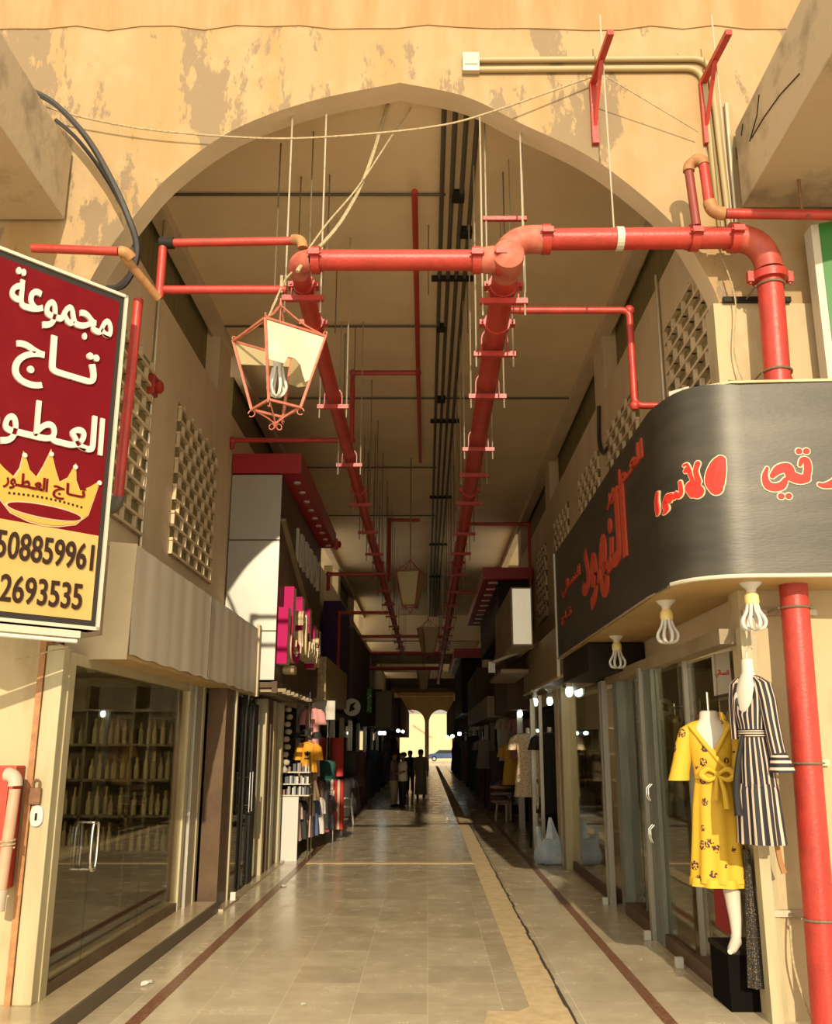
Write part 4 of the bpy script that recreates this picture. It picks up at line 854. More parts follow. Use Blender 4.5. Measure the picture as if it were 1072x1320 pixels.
# ================================================================== LEFT: second shop
t = thing('clad_shop_sign', 'tall silver-clad sign box with red top canopy over the second left shop', 'sign', (-2.7, 16.4, 2.8))
B(XL + 0.02, -2.27, 13.82, 19.3, 2.85, 6.0).build('box', M['bronze_post'], t)
for z0, z1 in ((2.85, 3.56), (3.58, 4.95), (4.97, 6.0)): B(XL + 0.02, -2.265, 13.8, 13.825, z0, z1).build('silver_panel', M['silver'], t)
B(XL + 0.02, -1.97, 13.78, 19.4, 6.02, 6.34).build('red_canopy', M['redgloss'], t)
for i in range(9): MB().lathe((-2.1, 14.3 + i * 0.6, 6.0), [(0.055, 0), (0.055, 0.025)], 14).build('downlight', M['lampwhite'], t)
def sideL(x): return lambda a, b, h: Vector((x + h, 19.6 - a, b))
mb = MB(); text_on(mb, W_PINK, lambda a, b, h: Vector((-2.262 + h, a, b)), 14.3, 18.2, 3.0, 4.1, 0.16, 0.02); lt = mb.build('block_lettering', M['cream'], t)
mb = MB(); text_on(mb, W_PINK, lambda a, b, h: Vector((-2.10 + h, a, b)), 14.3, 18.2, 3.0, 4.1, 0.006, 0.02); mb.build('letter_faces', M['magenta'], lt)
for y, z0, z1 in ((13.95, 3.1, 3.95), (14.45, 3.45, 4.35), (15.5, 3.6, 4.35), (16.5, 3.5, 4.3), (17.3, 3.3, 4.1)):
    mb = MB(); mb.box(-2.26, -2.115, y, y + 0.3, z0, z1); o = mb.build('letter_stem', M['cream'], t); B(-2.262, -2.11, y - 0.012, y, z0, z1).build('stem_face', M['magenta'], o)
mb = MB(); text_on(mb, 'NUUUN', lambda a, b, h: Vector((-2.262 + h, a, b)), 15.5, 18.6, 4.95, 5.55, 0.05, 0.0); mb.build('grey_lettering', M['greyletter'], t)
MB().bar((-2.24, 13.9, 5.3), (-2.24, 17.6, 4.2), 0.09, 0.05).build('slanting_rail', M['fascia2'], t)
t = thing('slatted_awning', 'dark slatted awning under the silver-clad sign box', 'awning', (-2.6, 15.4, 2.7))
B(XL + 0.02, -2.3, 13.83, 18.2, 2.74, 2.82).build('board', M['bronze_post'], t)
for i in range(8): B(XL + 0.02, -2.1, 13.9 + i * 0.45, 14.0 + i * 0.45, 2.68, 2.73).build('slat', M['fascia2'], t)
B(-2.3, -2.22, 13.83, 18.2, 2.66, 2.83).build('front_board', M['bronze_post'], t)
d2 = S(B(-2.75, -2.52, 11.82, 12.35, 0.0, 2.62).build('door_2', M['bronze_post']))
spart(B(-2.545, -2.50, 12.36, 12.43, 0.03, 2.62), 'door_frame', M['alu'], d2)
spart(B(-2.566, -2.554, 12.43, 13.75, 0.05, 2.6), 'glass_pane', M['glass'], d2); spart(B(-2.60, -2.52, 13.2, 13.24, 0.05, 2.6), 'glass_joint', M['black'], d2)
spart(B(-2.62, -2.52, 13.76, 14.1, 0.03, 2.5), 'door_frame', M['black'], d2)
mb = MB()
for y in (13.35, 13.55):
    mb.tube([(-2.47, y, 1.02), (-2.47, y, 1.55)], 0.012, 8)
    for z in (1.1, 1.47): mb.tube([(-2.56, y, z), (-2.47, y, z)], 0.008, 6)
spart(mb, 'door_handle', M['chrome'], d2, smooth=True)
for y0, y1, mm in ((14.7, 14.85, 'alu'), (15.15, 15.3, 'bronze_post'), (15.45, 15.7, 'alu'), (16.3, 16.5, 'alu')): spart(B(-2.66, -2.5, y0, y1, 0.03, 2.62), 'door_frame', M[mm], d2)
spart(B(-2.59, -2.578, 14.1, 16.3, 0.05, 2.6), 'glass_pane', M['glass'], d2)
tag(MB().box(-2.47, -2.40, 12.36, 12.42, 0.03, 0.13).build('floor_bolt', M['white'], bevel=0.008), 'small white floor bolt at the foot of the second shop glass', 'door bolt')

# ================================================================== GARMENTS
def ringpts(cx, cy, z, hw, hd, yaw, nf=0, amp=0.0, n=32, ph=0.0, zf=None):
    out = []
    for j in range(n):
        g = 2 * PI * j / n; k = 1 + amp * math.sin(nf * g + ph)
        x, y = hw * math.cos(g) * k, hd * math.sin(g) * k
        out.append(Vector((cx + x * math.cos(yaw) - y * math.sin(yaw), cy + x * math.sin(yaw) + y * math.cos(yaw), z + (zf(g) if zf else 0))))
    return out
def cloth(name, m, parent, cx, cy, prof, yaw, nf=9, n=40, neck=None, uv=False, smooth=True):
    """prof: (z, half width, half depth, fold amplitude); neck lowers the first ring at the front"""
    mb = MB(); rings = []
    for i, (z, hw, hd, am) in enumerate(prof):
        zf = None
        if neck and i < len(neck): zf = (lambda d: (lambda g: -d * max(0.0, math.cos(g + PI / 2)) ** 4))(neck[i])
        rings.append(ringpts(cx, cy, z, hw, hd, yaw, nf, am, n, i * 0.25, zf))
    mb.loft(rings, uv=uv, cap=(False, False)); return mb.build(name, m, parent, smooth=smooth)
def sleeve(name, m, parent, pts, rad, uv=True, nf=0, flare=0.0):
    mb = MB(); rings = []
    for i, (p, r) in enumerate(zip(pts, rad)):
        rings.append(ringpts(p[0], p[1], p[2], r, r * 0.8, 0, nf, flare if i > len(pts) - 3 else 0, 20))
    mb.loft(rings, uv=uv, cap=(True, False)); return mb.build(name, m, parent, smooth=True)

# ---- yellow dress on its mannequin
yx, yy0, yw = 2.235, 7.52, math.radians(-14)
t = thing('dress_mannequin', 'headless white mannequin in a yellow floral wrap dress by the right shop window', 'mannequin', (yx, yy0, 0.42))
mb = MB(); mb.loft([ringpts(yx, yy0, z, a, b, yw, n=24) for z, a, b in ((1.55, 0.13, 0.09), (1.75, 0.15, 0.10), (1.92, 0.17, 0.10), (2.03, 0.16, 0.09), (2.085, 0.10, 0.075), (2.11, 0.075, 0.065), (2.165, 0.068, 0.06), (2.175, 0.05, 0.045))]); mb.build('torso', M['mannequin'], t, smooth=True)
cloth('dress', M['yellow'], t, yx, yy0, [(2.10, 0.09, 0.08, 0), (2.085, 0.15, 0.10, 0), (2.0, 0.175, 0.12, 0.0), (1.88, 0.17, 0.135, 0.01), (1.76, 0.152, 0.13, 0.015), (1.68, 0.138, 0.115, 0.02), (1.60, 0.15, 0.12, 0.035), (1.45, 0.17, 0.135, 0.05), (1.2, 0.19, 0.15, 0.065), (1.0, 0.208, 0.16, 0.075), (0.90, 0.215, 0.165, 0.08)], yw, 9, 56, neck=[0.30, 0.26, 0.12, 0.04])
cloth('hem_band', M['yellowplain'], t, yx, yy0, [(0.93, 0.214, 0.167, 0.08), (0.87, 0.222, 0.17, 0.085)], yw, 9, 56)
fx, fy = math.sin(yw), -math.cos(yw)
def front(a, d, z): return (yx + a * math.cos(yw) + d * fx, yy0 + a * math.sin(yw) + d * fy, z)
mb = MB(); mb.tube([front(-0.15, 0.06, 2.06), front(-0.06, 0.125, 1.93), front(0.04, 0.14, 1.80), front(0.13, 0.10, 1.70)], 0.018, 8); mb.tube([front(0.15, 0.06, 2.06), front(0.07, 0.125, 1.93), front(0.02, 0.135, 1.84)], 0.016, 8); mb.build('wrap_edge', M['yellowplain'], t, smooth=True)
cloth('sash', M['yellowplain'], t, yx, yy0, [(1.725, 0.150, 0.125, 0.02), (1.69, 0.146, 0.122, 0.03), (1.655, 0.147, 0.123, 0.02)], yw, 9)
b = MB(); b.ball(front(0.03, 0.145, 1.69), 0.028, 0.02, 0.028)
for s in (-1, 1): b.tube(bez([front(0.03, 0.15, 1.69), front(0.03 + s * 0.07, 0.16, 1.73), front(0.03 + s * 0.12, 0.15, 1.69), front(0.03 + s * 0.07, 0.16, 1.65), front(0.03, 0.15, 1.68)], 5), [0.008 + 0.016 * math.sin(PI * i / 20) for i in range(21)], 8)
b.tube([front(0.04, 0.15, 1.68), front(0.07, 0.165, 1.56), front(0.08, 0.17, 1.44)], [0.012, 0.02, 0.026], 8); b.tube([front(0.02, 0.15, 1.68), front(0.01, 0.165, 1.58), front(0.0, 0.17, 1.50)], [0.012, 0.018, 0.024], 8)
b.build('bow', M['yellowplain'], t, smooth=True)
def fr(a, d, z): return front(a, d, z)
sleeve('sleeve', M['yellow'], t, [fr(-0.11, 0, 2.08), fr(-0.165, 0, 2.035), fr(-0.20, 0.0, 1.93), fr(-0.225, 0.01, 1.8), fr(-0.25, 0.02, 1.70), fr(-0.262, 0.03, 1.64)], [0.05, 0.066, 0.07, 0.072, 0.076, 0.083], False)
sleeve('sleeve', M['yellow'], t, [fr(0.11, 0, 2.08), fr(0.155, 0, 2.03), fr(0.18, 0.0, 1.93), fr(0.19, 0.01, 1.8), fr(0.19, 0.02, 1.70), fr(0.19, 0.03, 1.64)], [0.05, 0.062, 0.064, 0.064, 0.066, 0.07], False)
mb = MB(); mb.tube([fr(0.06, 0, 1.0), fr(0.08, 0, 0.80), fr(0.09, 0.01, 0.64), fr(0.085, 0.02, 0.52)], [0.075, 0.062, 0.05, 0.036], 16); mb.tube([fr(0.085, 0.0, 0.55), fr(0.075, 0.04, 0.485), fr(0.04, 0.14, 0.455), fr(0.02, 0.20, 0.445)], [0.036, 0.042, 0.034, 0.018], 14); mb.build('leg', M['mannequin'], t, smooth=True)
MB().tube([fr(0, 0, 2.17), fr(0, 0, 2.32)], 0.012, 8).build('hook', M['chrome'], t)
t = thing('display_plinth', 'low black display plinth under the mannequin in yellow', 'plinth', (2.35, 7.6, 0))
B(2.24, 2.55, 7.5, 7.95, 0.0, 0.39).build('body', mat('matt_black', (0.006, 0.005, 0.004), 0.9, spec=0.05), t); B(2.23, 2.56, 7.49, 7.96, 0.39, 0.425).build('top', mat('plinth_top', (0.02, 0.016, 0.012), 0.7, spec=0.1), t)
tag(B(2.40, 2.45, 7.85, 8.3, 0.45, 1.0).build('red_backdrop', plain('dark_red_cloth', (0.30, 0.015, 0.015))), 'dark red cloth panel standing behind the white mannequin leg', 'cloth')
# ---- striped dress
sx, sy, sw = 2.375, 6.93, math.radians(-52)
t = thing('dress_mannequin', 'headless bust in a black and cream striped wrap dress on the right pier', 'mannequin', (sx, sy, 1.2))
mb = MB(); mb.loft([ringpts(sx, sy, z, a, b, sw, n=24) for z, a, b in ((1.95, 0.09, 0.075), (2.15, 0.11, 0.085), (2.30, 0.11, 0.08), (2.39, 0.07, 0.06), (2.43, 0.046, 0.046), (2.525, 0.043, 0.043), (2.53, 0.03, 0.03))]); mb.build('torso', M['mannequin'], t, smooth=True)
cloth('dress', M['stripes'], t, sx, sy, [(2.41, 0.06, 0.06, 0), (2.39, 0.11, 0.085, 0), (2.30, 0.13, 0.10, 0), (2.17, 0.128, 0.11, 0.01), (2.05, 0.105, 0.095, 0.02), (1.99, 0.098, 0.09, 0.02), (1.92, 0.11, 0.10, 0.03), (1.77, 0.132, 0.115, 0.05), (1.62, 0.142, 0.12, 0.06)], sw, 8, 48, neck=[0.36, 0.33, 0.16, 0.05], uv=True)
cloth('flounce', M['stripes'], t, sx, sy, [(1.64, 0.142, 0.12, 0.05), (1.59, 0.15, 0.13, 0.07), (1.40, 0.158, 0.135, 0.09), (1.23, 0.168, 0.14, 0.10)], sw, 9, 54, uv=True)
cloth('sash', M['stripecuff'], t, sx, sy, [(2.02, 0.106, 0.097, 0.0), (1.995, 0.107, 0.098, 0.01), (1.965, 0.108, 0.098, 0.0)], sw, 8, 40, uv=True)
def fs(a, d, z): return (sx + a * math.cos(sw) + d * math.sin(sw), sy + a * math.sin(sw) - d * math.cos(sw), z)
b = MB(); b.tube(bez([fs(-0.02, 0.10, 1.98), fs(-0.06, 0.12, 1.80), fs(-0.09, 0.125, 1.6), fs(-0.08, 0.13, 1.42)], 5), [0.014 + 0.024 * i / 15 for i in range(16)], 8); b.build('ruffle', plain('black_cloth', (0.012, 0.010, 0.009)), t, smooth=True)
sleeve('sleeve', M['stripesleeve'], t, [fs(0.07, 0, 2.39), fs(0.115, 0, 2.35), fs(0.14, 0, 2.23), fs(0.155, 0, 2.08), fs(0.175, 0, 1.93), fs(0.19, 0, 1.84)], [0.04, 0.06, 0.062, 0.058, 0.055, 0.055])
sleeve('cuff', M['stripecuff'], t, [fs(0.19, 0, 1.86), fs(0.205, 0, 1.80), fs(0.215, 0, 1.72)], [0.05, 0.07, 0.09], True, 5, 0.08)
sleeve('sleeve', M['stripesleeve'], t, [fs(-0.07, 0, 2.39), fs(-0.105, 0, 2.35), fs(-0.12, 0, 2.23), fs(-0.125, 0, 2.08), fs(-0.125, 0, 1.95)], [0.04, 0.055, 0.058, 0.055, 0.055])
MB().tube([fs(0, 0, 2.5), fs(0, 0, 2.58), fs(0.02, 0, 2.62), fs(0.05, 0, 2.60)], 0.006, 6).build('hook', M['chrome'], t)
t = thing('sequin_garment', 'dark speckled garment hanging low behind the frame of the right pier', 'garment', (2.52, 7.3, 0.3))
cloth('cloth', M['sequin'], t, 2.40, 7.36, [(1.15, 0.025, 0.03, 0), (0.9, 0.035, 0.04, 0.05), (0.5, 0.055, 0.05, 0.1), (0.2, 0.07, 0.055, 0.12)], 0, 6)
line('key_bunch', [(2.52, 7.05, 1.22), (2.53, 7.04, 1.1), (2.55, 7.04, 1.02)], 0.02, 'brass_fit', 'small bunch of keys and tags hanging under the striped dress', 'keys', 4)

# ================================================================== RIGHT: wrap-round dark sign
SP = [Vector((1.85, 13.2, 0)), Vector((1.85, 10.0, 0)), Vector((1.85, 7.35, 0))] + [Vector((1.85, 7.35, 0)) * (1 - k) ** 2 + Vector((1.85, 6.70, 0)) * 2 * k * (1 - k) + Vector((2.42, 6.68, 0)) * k * k for k in [i / 14 for i in range(1, 15)]] + [Vector((3.2, 6.64, 0)), Vector((4.6, 6.58, 0))]
SL = [0.0]
for p, q in zip(SP[:-1], SP[1:]): SL.append(SL[-1] + (q - p).length)
def rs(a, b, h):
    for i in range(len(SP) - 1):
        if a <= SL[i + 1] or i == len(SP) - 2: break
    k = (a - SL[i]) / (SL[i + 1] - SL[i]); p = SP[i].lerp(SP[i + 1], k)
    def nn(j):
        d = (SP[min(j + 1, len(SP) - 1)] - SP[max(j - 1, 0)]).normalized(); return Vector((d.y, -d.x, 0))
    n = nn(i).lerp(nn(i + 1), max(0, min(1, k))).normalized()
    return p + n * h + Vector((0, 0, b))
ZB, ZT = 3.10, 4.62
t = thing('wrap_round_sign', 'large dark metal shop sign curving round the right corner, red Arabic lettering', 'sign', (1.85, 7.4, ZB))
A = sorted(set([0.0, 0.8, 1.6, 2.4, 3.2, 4.0, 4.8, 5.4] + SL))
mb = MB(); rw = 6
def zt(a): return ZT + 0.012 * math.sin(a * 7)
for i in range(len(A) - 1):
    for hh, flip in ((0.0, 0), (-0.05, 1)):
        mb.add([rs(A[i], ZB, hh), rs(A[i + 1], ZB, hh), rs(A[i + 1], zt(A[i + 1]), hh), rs(A[i], zt(A[i]), hh)], [(0, 1, 2, 3)])
    mb.add([rs(A[i], zt(A[i]), 0), rs(A[i + 1], zt(A[i + 1]), 0), rs(A[i + 1], zt(A[i + 1]), -0.05), rs(A[i], zt(A[i]), -0.05)], [(0, 1, 2, 3)])
bmo = mb.build('metal_face', M['brushed'], t, smooth=True)
wel = bmesh.new(); wel.from_mesh(bmo.data); bmesh.ops.remove_doubles(wel, verts=wel.verts, dist=0.0005); bmesh.ops.recalc_face_normals(wel, faces=wel.faces); wel.to_mesh(bmo.data); wel.free(); bmo.data.polygons.foreach_set('use_smooth', [True] * len(bmo.data.polygons)); bmo.data.set_sharp_from_angle(angle=math.radians(42))
mb = MB(); poly = [(p.x + 0.02, p.y + 0.01) for p in SP] + [(4.6, 7.25), (2.56, 7.25), (2.56, 13.2)]
mb.prism(poly, lambda a, b, h: (a, b, ZB + h), 0.0, 0.03); mb.build('soffit', M['soffit'], t)
mb = MB(); a0 = SL[2] + 0.3
mb.tube([rs(a, ZB + 0.012, 0.008) for a in [a0 + (SL[-1] - a0) * i / 24 for i in range(25)]], 0.017, 8); mb.build('bottom_trim', M['signframe'], t, smooth=True)
mb = MB(); mb.tube([rs(a, ZB + 0.005, 0.004) for a in [0.02 + (a0 - 0.02) * i / 10 for i in range(11)]], 0.012, 8); mb.build('side_trim', M['fascia2'], t, smooth=True)
B(1.83, 1.87, 13.18, 13.24, ZB - 0.25, ZT).build('end_strip', M['signframe'], t)
mb = MB(); mb.prism([(2.02, 6.85), (2.35, 6.68), (3.0, 6.64), (4.6, 6.58), (4.6, 7.25), (2.3, 7.28), (2.0, 7.28)], lambda a, b, h: (a, b, ZT + 0.005 + h + 0.03 * (math.sin(a * 9) + 1) * (b > 6.9)), 0, 0.02); mb.build('top_cover', M['cement'], t)
MB().prism([(1.95, 7.0), (2.08, 6.88), (2.12, 7.1)], lambda a, b, h: (a, b, ZT + 0.01 + h), 0, 0.05).build('torn_flap', M['signframe'], t)
def word(body, a0, a1, b0, b1, mm, name, h=0.012, edge=True, bold=0.02):
    if edge:
        mb = MB(); text_on(mb, body, rs, a0, a1, b0, b1, h * 0.6, bold + 0.032, ref=bold); mb.build(name + '_outline', M['letteredge'], t)
    mb = MB(); text_on(mb, body, rs, a0, a1, b0, b1, h, bold); mb.build(name, M[mm], t)
sY = lambda y: 13.2 - y
STROKES = {
'alef': [(6.653, 4.007, 0.034, 0.037), (6.619, 3.973, 0.041, 0.045), (6.589, 3.911, 0.046, 0.05), (6.581, 3.847, 0.05, 0.053), (6.608, 3.794, 0.051, 0.055)],
'alef_side': [(6.661, 4.006, 0.031, 0.033), (6.651, 3.923, 0.037, 0.041), (6.628, 3.832, 0.044, 0.048)],
'bulb': [(6.425, 3.824, 0.054, 0.052), (6.452, 3.797, 0.064, 0.063), (6.469, 3.783, 0.051, 0.051)],
'stem': [(6.486, 4.001, 0.021, 0.022), (6.468, 3.944, 0.019, 0.019), (6.484, 3.86, 0.021, 0.022)],
'hamza': [(6.381, 3.962, 0.015, 0.014), (6.407, 3.975, 0.021, 0.019), (6.426, 3.914, 0.015, 0.015), (6.441, 3.859, 0.018, 0.018)],
'hamza_top': [(6.372, 4.01, 0.010, 0.009), (6.4, 4.015, 0.010, 0.009), (6.414, 3.987, 0.011, 0.010)],
'teeth': [(6.328, 3.887, 0.014, 0.012), (6.333, 3.806, 0.018, 0.015), (6.302, 3.775, 0.018, 0.014), (6.281, 3.814, 0.014, 0.010), (6.256, 3.775, 0.018, 0.013), (6.221, 3.818, 0.016, 0.010), (6.207, 3.764, 0.022, 0.014), (6.156, 3.796, 0.020, 0.012)],
'waw_tail': [(6.171, 3.811, 0.033, 0.019), (6.134, 3.759, 0.038, 0.019), (6.152, 3.707, 0.030, 0.016), (6.106, 3.689, 0.018, 0.009)],
'dal': [(6.009, 3.88, 0.029, 0.011), (5.982, 3.818, 0.040, 0.014), (5.995, 3.736, 0.039, 0.014), (5.99, 3.71, 0.026, 0.009)],
'ya': [(6.988, 3.93, 0.012, 0.013), (6.966, 3.866, 0.022, 0.024), (6.982, 3.801, 0.030, 0.031), (7.032, 3.782, 0.030, 0.031), (7.085, 3.796, 0.030, 0.031), (7.115, 3.836, 0.020, 0.022)],
'middle': [(7.023, 3.874, 0.020, 0.022), (7.071, 3.92, 0.032, 0.035), (7.141, 3.932, 0.036, 0.037), (7.162, 3.872, 0.038, 0.041), (7.22, 3.844, 0.036, 0.037), (7.272, 3.848, 0.030, 0.031)],
'qaf': [(7.273, 3.861, 0.028, 0.030), (7.289, 3.926, 0.028, 0.031), (7.285, 3.981, 0.026, 0.028), (7.255, 3.991, 0.021, 0.022), (7.234, 3.954, 0.013, 0.013)],
'dot_a': [(7.234, 4.062, 0.021, 0.022), (7.239, 4.061, 0.021, 0.022)], 'dot_b': [(7.288, 4.061, 0.021, 0.022), (7.294, 4.061, 0.021, 0.022)],
'dot_c': [(7.07, 3.712, 0.021, 0.022), (7.076, 3.712, 0.021, 0.022)], 'dot_d': [(7.125, 3.712, 0.021, 0.022), (7.13, 3.712, 0.021, 0.022)],
'ra': [(7.52, 3.97, 0.03, 0.03), (7.54, 3.90, 0.036, 0.038), (7.49, 3.82, 0.036, 0.037), (7.40, 3.79, 0.02, 0.02), (7.36, 3.80, 0.012, 0.013)],
}
FRONT_WORD = ('ya', 'middle', 'qaf', 'dot_a', 'dot_b', 'dot_c', 'dot_d', 'ra')
for pick in (False, True):
    for nm, gr, hh, mm in (('lettering_outline', 0.0085, 0.006, 'letteredge'), ('lettering', 0.0, 0.012, 'letterred')):
        mb = MB()
        for i, k in enumerate(STROKES):
            if (k in FRONT_WORD) == pick: brush(mb, STROKES[k], rs, hh * (1 + 0.04 * (i % 7)), gr)
        mb.build(nm, M[mm], t)
word(W_SIDE, 2.3, 4.85, 3.38, 4.36, 'letterdull', 'lettering', edge=False, bold=0.03)
word(W_SMALL, 0.6, 2.2, 3.85, 4.05, 'letterdull', 'small_lettering', edge=False)
word(W_TAJ, 0.5, 1.4, 3.5, 3.66, 'letterdull', 'small_lettering', edge=False)
word(W_ATTAR, 4.0, 5.65, 4.25, 4.48, 'letterdull', 'small_lettering', edge=False)
# lotus-shaped lamps
def bulb(x, y, z, label, s=1.0, lit=False, group='lotus lamps along the right side', proto=[None, None]):
    k = 1 if lit else 0
    if proto[k]: return dup(proto[k], (x, y, z), label)
    t = thing('lotus_lamp', label, 'lamp', (x, y, z), group); proto[k] = t
    MB().lathe((x, y, z - 0.075), [(0.035, 0), (0.04, 0.03), (0.075, 0.06), (0.085, 0.075)], 18).build('ceiling_rose', M['lampwhite'], t, smooth=True)
    MB().lathe((x, y, z - 0.165), [(0.045, 0), (0.055, 0.02), (0.052, 0.07), (0.035, 0.095)], 18).build('cap', M['lampcap'] if not lit else M['lampwhite'], t, smooth=True)
    if lit: MB().ball((x, y, z - 0.235), 0.06, 0.06, 0.085, 14).build('lit_bulb', M['lampglow'], t, smooth=True)
    else:
        for i in range(8):
            g = i * PI / 4 + 0.2; d = Vector((math.cos(g), math.sin(g), 0)); c = Vector((x, y, z))
            MB().tube(bez([c + d * 0.036 - Vector((0, 0, 0.16)), c + d * 0.05 - Vector((0, 0, 0.215)), c + d * 0.088 - Vector((0, 0, 0.285)), c + d * 0.075 - Vector((0, 0, 0.335)), c + d * 0.03 - Vector((0, 0, 0.35))], 5), 0.0135, 8).build('lamp_tube', M['lampwhite'], t, smooth=True)
    return t
bulb(2.45, 6.93, ZB, 'largest white lotus lamp under the front edge of the dark curved sign')
bulb(2.03, 7.82, ZB, 'white lotus lamp under the dark sign, middle one of the three unlit')
bulb(2.12, 10.4, ZB, 'white lotus lamp in front of the black box, farthest of the three unlit')
bulb(2.26, 15.0, 2.98, 'lit round lamp nearest the right window, under the tan fascia', lit=True); bulb(2.12, 18.6, 2.98, 'lit round lamp by the pale floral dress, left of the bare-wired one', lit=True)
bulb(2.36, 18.2, 2.98, 'lit lamp half hidden behind its wire between the two brighter round lamps', lit=True); bulb(2.25, 23.0, 2.9, 'lit round lamp deeper in the passage at right, by the yellow clothes', lit=True)
for i, (px, py, y) in enumerate(((592, 946, 48), (583, 949, 52), (576, 950, 56))):
    p = aY(px, py, y); tag(MB().ball((p.x, y, p.z), 0.10, n=10).bar((p.x, y + 0.02, p.z + 0.08), (2.6, y + 0.02, p.z + 0.12), 0.03, m=1).build('far_lamp', [M['lampglow'], M['black']], smooth=True), 'tiny lit lamp far down the right side of the passage, %s from the near side' % ORD[i], 'lamp', 'far lit lamps')
for i, (px, py, y) in enumerate(((490, 945, 40), (495, 945, 42), (513, 942, 48), (519, 943, 52))):
    p = aY(px, py, y); tag(MB().ball((p.x, y, p.z), 0.09, n=10).bar((p.x, y + 0.02, p.z + 0.08), (-3.08, y + 0.02, p.z + 0.12), 0.03, m=1).build('far_lamp', [M['lampglow'], M['black']], smooth=True), 'tiny lit lamp far down the left side of the passage, %s from the near side' % ORD[i], 'lamp', 'far lit lamps')
tag(B(1.9, 2.56, 11.0, 13.1, 2.76, 3.09).build('black_sign_box', M['blackbox'], bevel=0.01), 'plain black box under the dark sign, over the right shop door', 'box')
# tan fascia of the second right shop, with its rounded end
t = thing('tan_fascia', 'tan fascia with a rounded far end over the second right shop', 'fascia', (2.3, 18, 3.0))
mb = MB(); pts = [(2.56, 13.3), (2.10, 13.3), (2.10, 20.4)] + [(2.10 + 0.46 * (1 - math.cos(g)), 20.4 + 0.9 * math.sin(g)) for g in [PI / 2 * i / 8 for i in range(1, 9)]]
mb.prism(pts, lambda a, b, h: (a, b, h), 3.02, 3.80); mb.build('box', M['fascia2'], t)
B(2.08, 2.12, 13.26, 13.32, 2.95, 3.85).build('end_strip', M['signframe'], t); MB().tube([(2.1, 13.4, 2.98), (2.1, 20.4, 2.98)], 0.03, 8).build('bottom_tube', M['soffit'], t)

# ---- right shop front
RX = 2.33
d3 = S(B(RX - 0.06, RX + 0.02, 10.08, 10.17, 0.0, 2.72).build('door_3', M['alugrey']))
def fr3(y0, y1, m, x0=-0.05, x1=0.06, z0=0.0, z1=2.72): return spart(B(RX + x0, RX + x1, y0, y1, z0, z1), 'door_frame', M[m], d3)
fr3(9.72, 10.06, 'teal', -0.02, 0.10); fr3(12.12, 12.2, 'alugrey', -0.09, -0.02); fr3(12.28, 12.36, 'alugrey', -0.09, -0.02); fr3(11.6, 11.85, 'teal', 0.0, 0.12); fr3(11.0, 11.05, 'teal', 0.1, 0.14); fr3(8.75, 8.80, 'alugrey', 0.06, 0.1); fr3(7.25, 7.36, 'alu', 0.14, 0.24, 0, 2.75)
spart(B(RX + 0.02, RX + 0.032, 8.8, 9.72, 0.14, 2.66), 'glass_pane', M['glass'], d3); spart(B(RX + 0.1, RX + 0.112, 7.9, 8.75, 0.12, 2.66), 'glass_pane', M['glass'], d3)
spart(B(RX + 0.1, RX + 0.112, 10.17, 11.6, 0.12, 2.66), 'glass_pane', M['glass_clear'], d3)
spart(B(RX - 0.0, RX + 0.012, 12.36, 15.6, 0.12, 2.75), 'glass_pane', M['glass'], d3)
for y0, y1 in ((7.9, 9.72), (10.17, 11.6), (12.36, 15.6)): spart(B(RX - 0.02, RX + 0.14, y0, y1, 0.0, 0.13), 'door_sill', M['bronze_post'], d3)
spart(B(RX - 0.03, RX + 0.12, 7.3, 12.2, 2.68, 2.80), 'door_head', M['fascia2'], d3); spart(B(RX - 0.03, RX + 0.12, 12.2, 16, 2.76, 2.9), 'door_head', M['fascia2'], d3)
spart(B(RX - 0.12, RX + 0.1, 15.62, 15.95, 0.0, 2.85), 'wide_post', M['alu'], d3); spart(B(RX - 0.12, RX + 0.1, 16.05, 16.5, 0.0, 2.85), 'wide_post', M['fascia_end'], d3)
mb = MB()
for y in (9.9, 9.98): mb.tube([(RX - 0.04, y, 0.95), (RX - 0.06, y, 1.0), (RX - 0.06, y, 1.08), (RX - 0.02, y, 1.12)], 0.009, 6); mb.tube([(RX - 0.04, y, 1.36), (RX - 0.06, y, 1.4), (RX - 0.06, y, 1.48), (RX - 0.02, y, 1.52)], 0.009, 6)
spart(mb, 'door_handle', M['chrome'], d3, smooth=True)
for i, (x, y, lab) in enumerate(((2.24, 10.12, 'small white floor bolt at the foot of the grey post nearest the street'), (2.21, 12.25, 'small white floor bolt at the foot of the double grey post'), (2.24, 8.9, 'small white floor bolt beside the window sill, nearest the yellow dress'), (1.98, 17.2, 'small white floor bolt on the far right door, beyond the carrier bag'))): tag(B(x - 0.05, x + 0.02, y - 0.03, y + 0.03, 0.0, 0.09).build('floor_bolt', M['white'], bevel=0.008), lab, 'door bolt', 'white floor bolts')
# goods inside the right shops
for i in range(12):
    z0, z1 = 1.2, 2.25; y = 8.6 + i * 0.34; x = 2.78 + (i % 3) * 0.3; c = [(0.25, 0.19, 0.08), (0.06, 0.05, 0.04), (0.34, 0.28, 0.2), (0.30, 0.06, 0.03), (0.42, 0.28, 0.04), (0.14, 0.15, 0.11)][i % 6]
    t = thing('hanging_garment', 'garment hanging on a rail inside the first right shop window', 'garment', (x, y, z1), 'garments inside the first right shop')
    cloth('cloth', plain('garment_%d' % (i % 6), c), t, x, y, [(z1, 0.03, 0.03, 0), (z1 - 0.06, 0.16, 0.06, 0), (z1 - 0.3, 0.15, 0.08, 0.05), (z1 - 0.9 - 0.1 * (i % 3), 0.2, 0.1, 0.12)], PI / 2 * 0.8, 7, 28); MB().tube([(x, y, z1), (x, y, z1 + 0.12)], 0.008, 5).build('hook', M['chrome'], t)
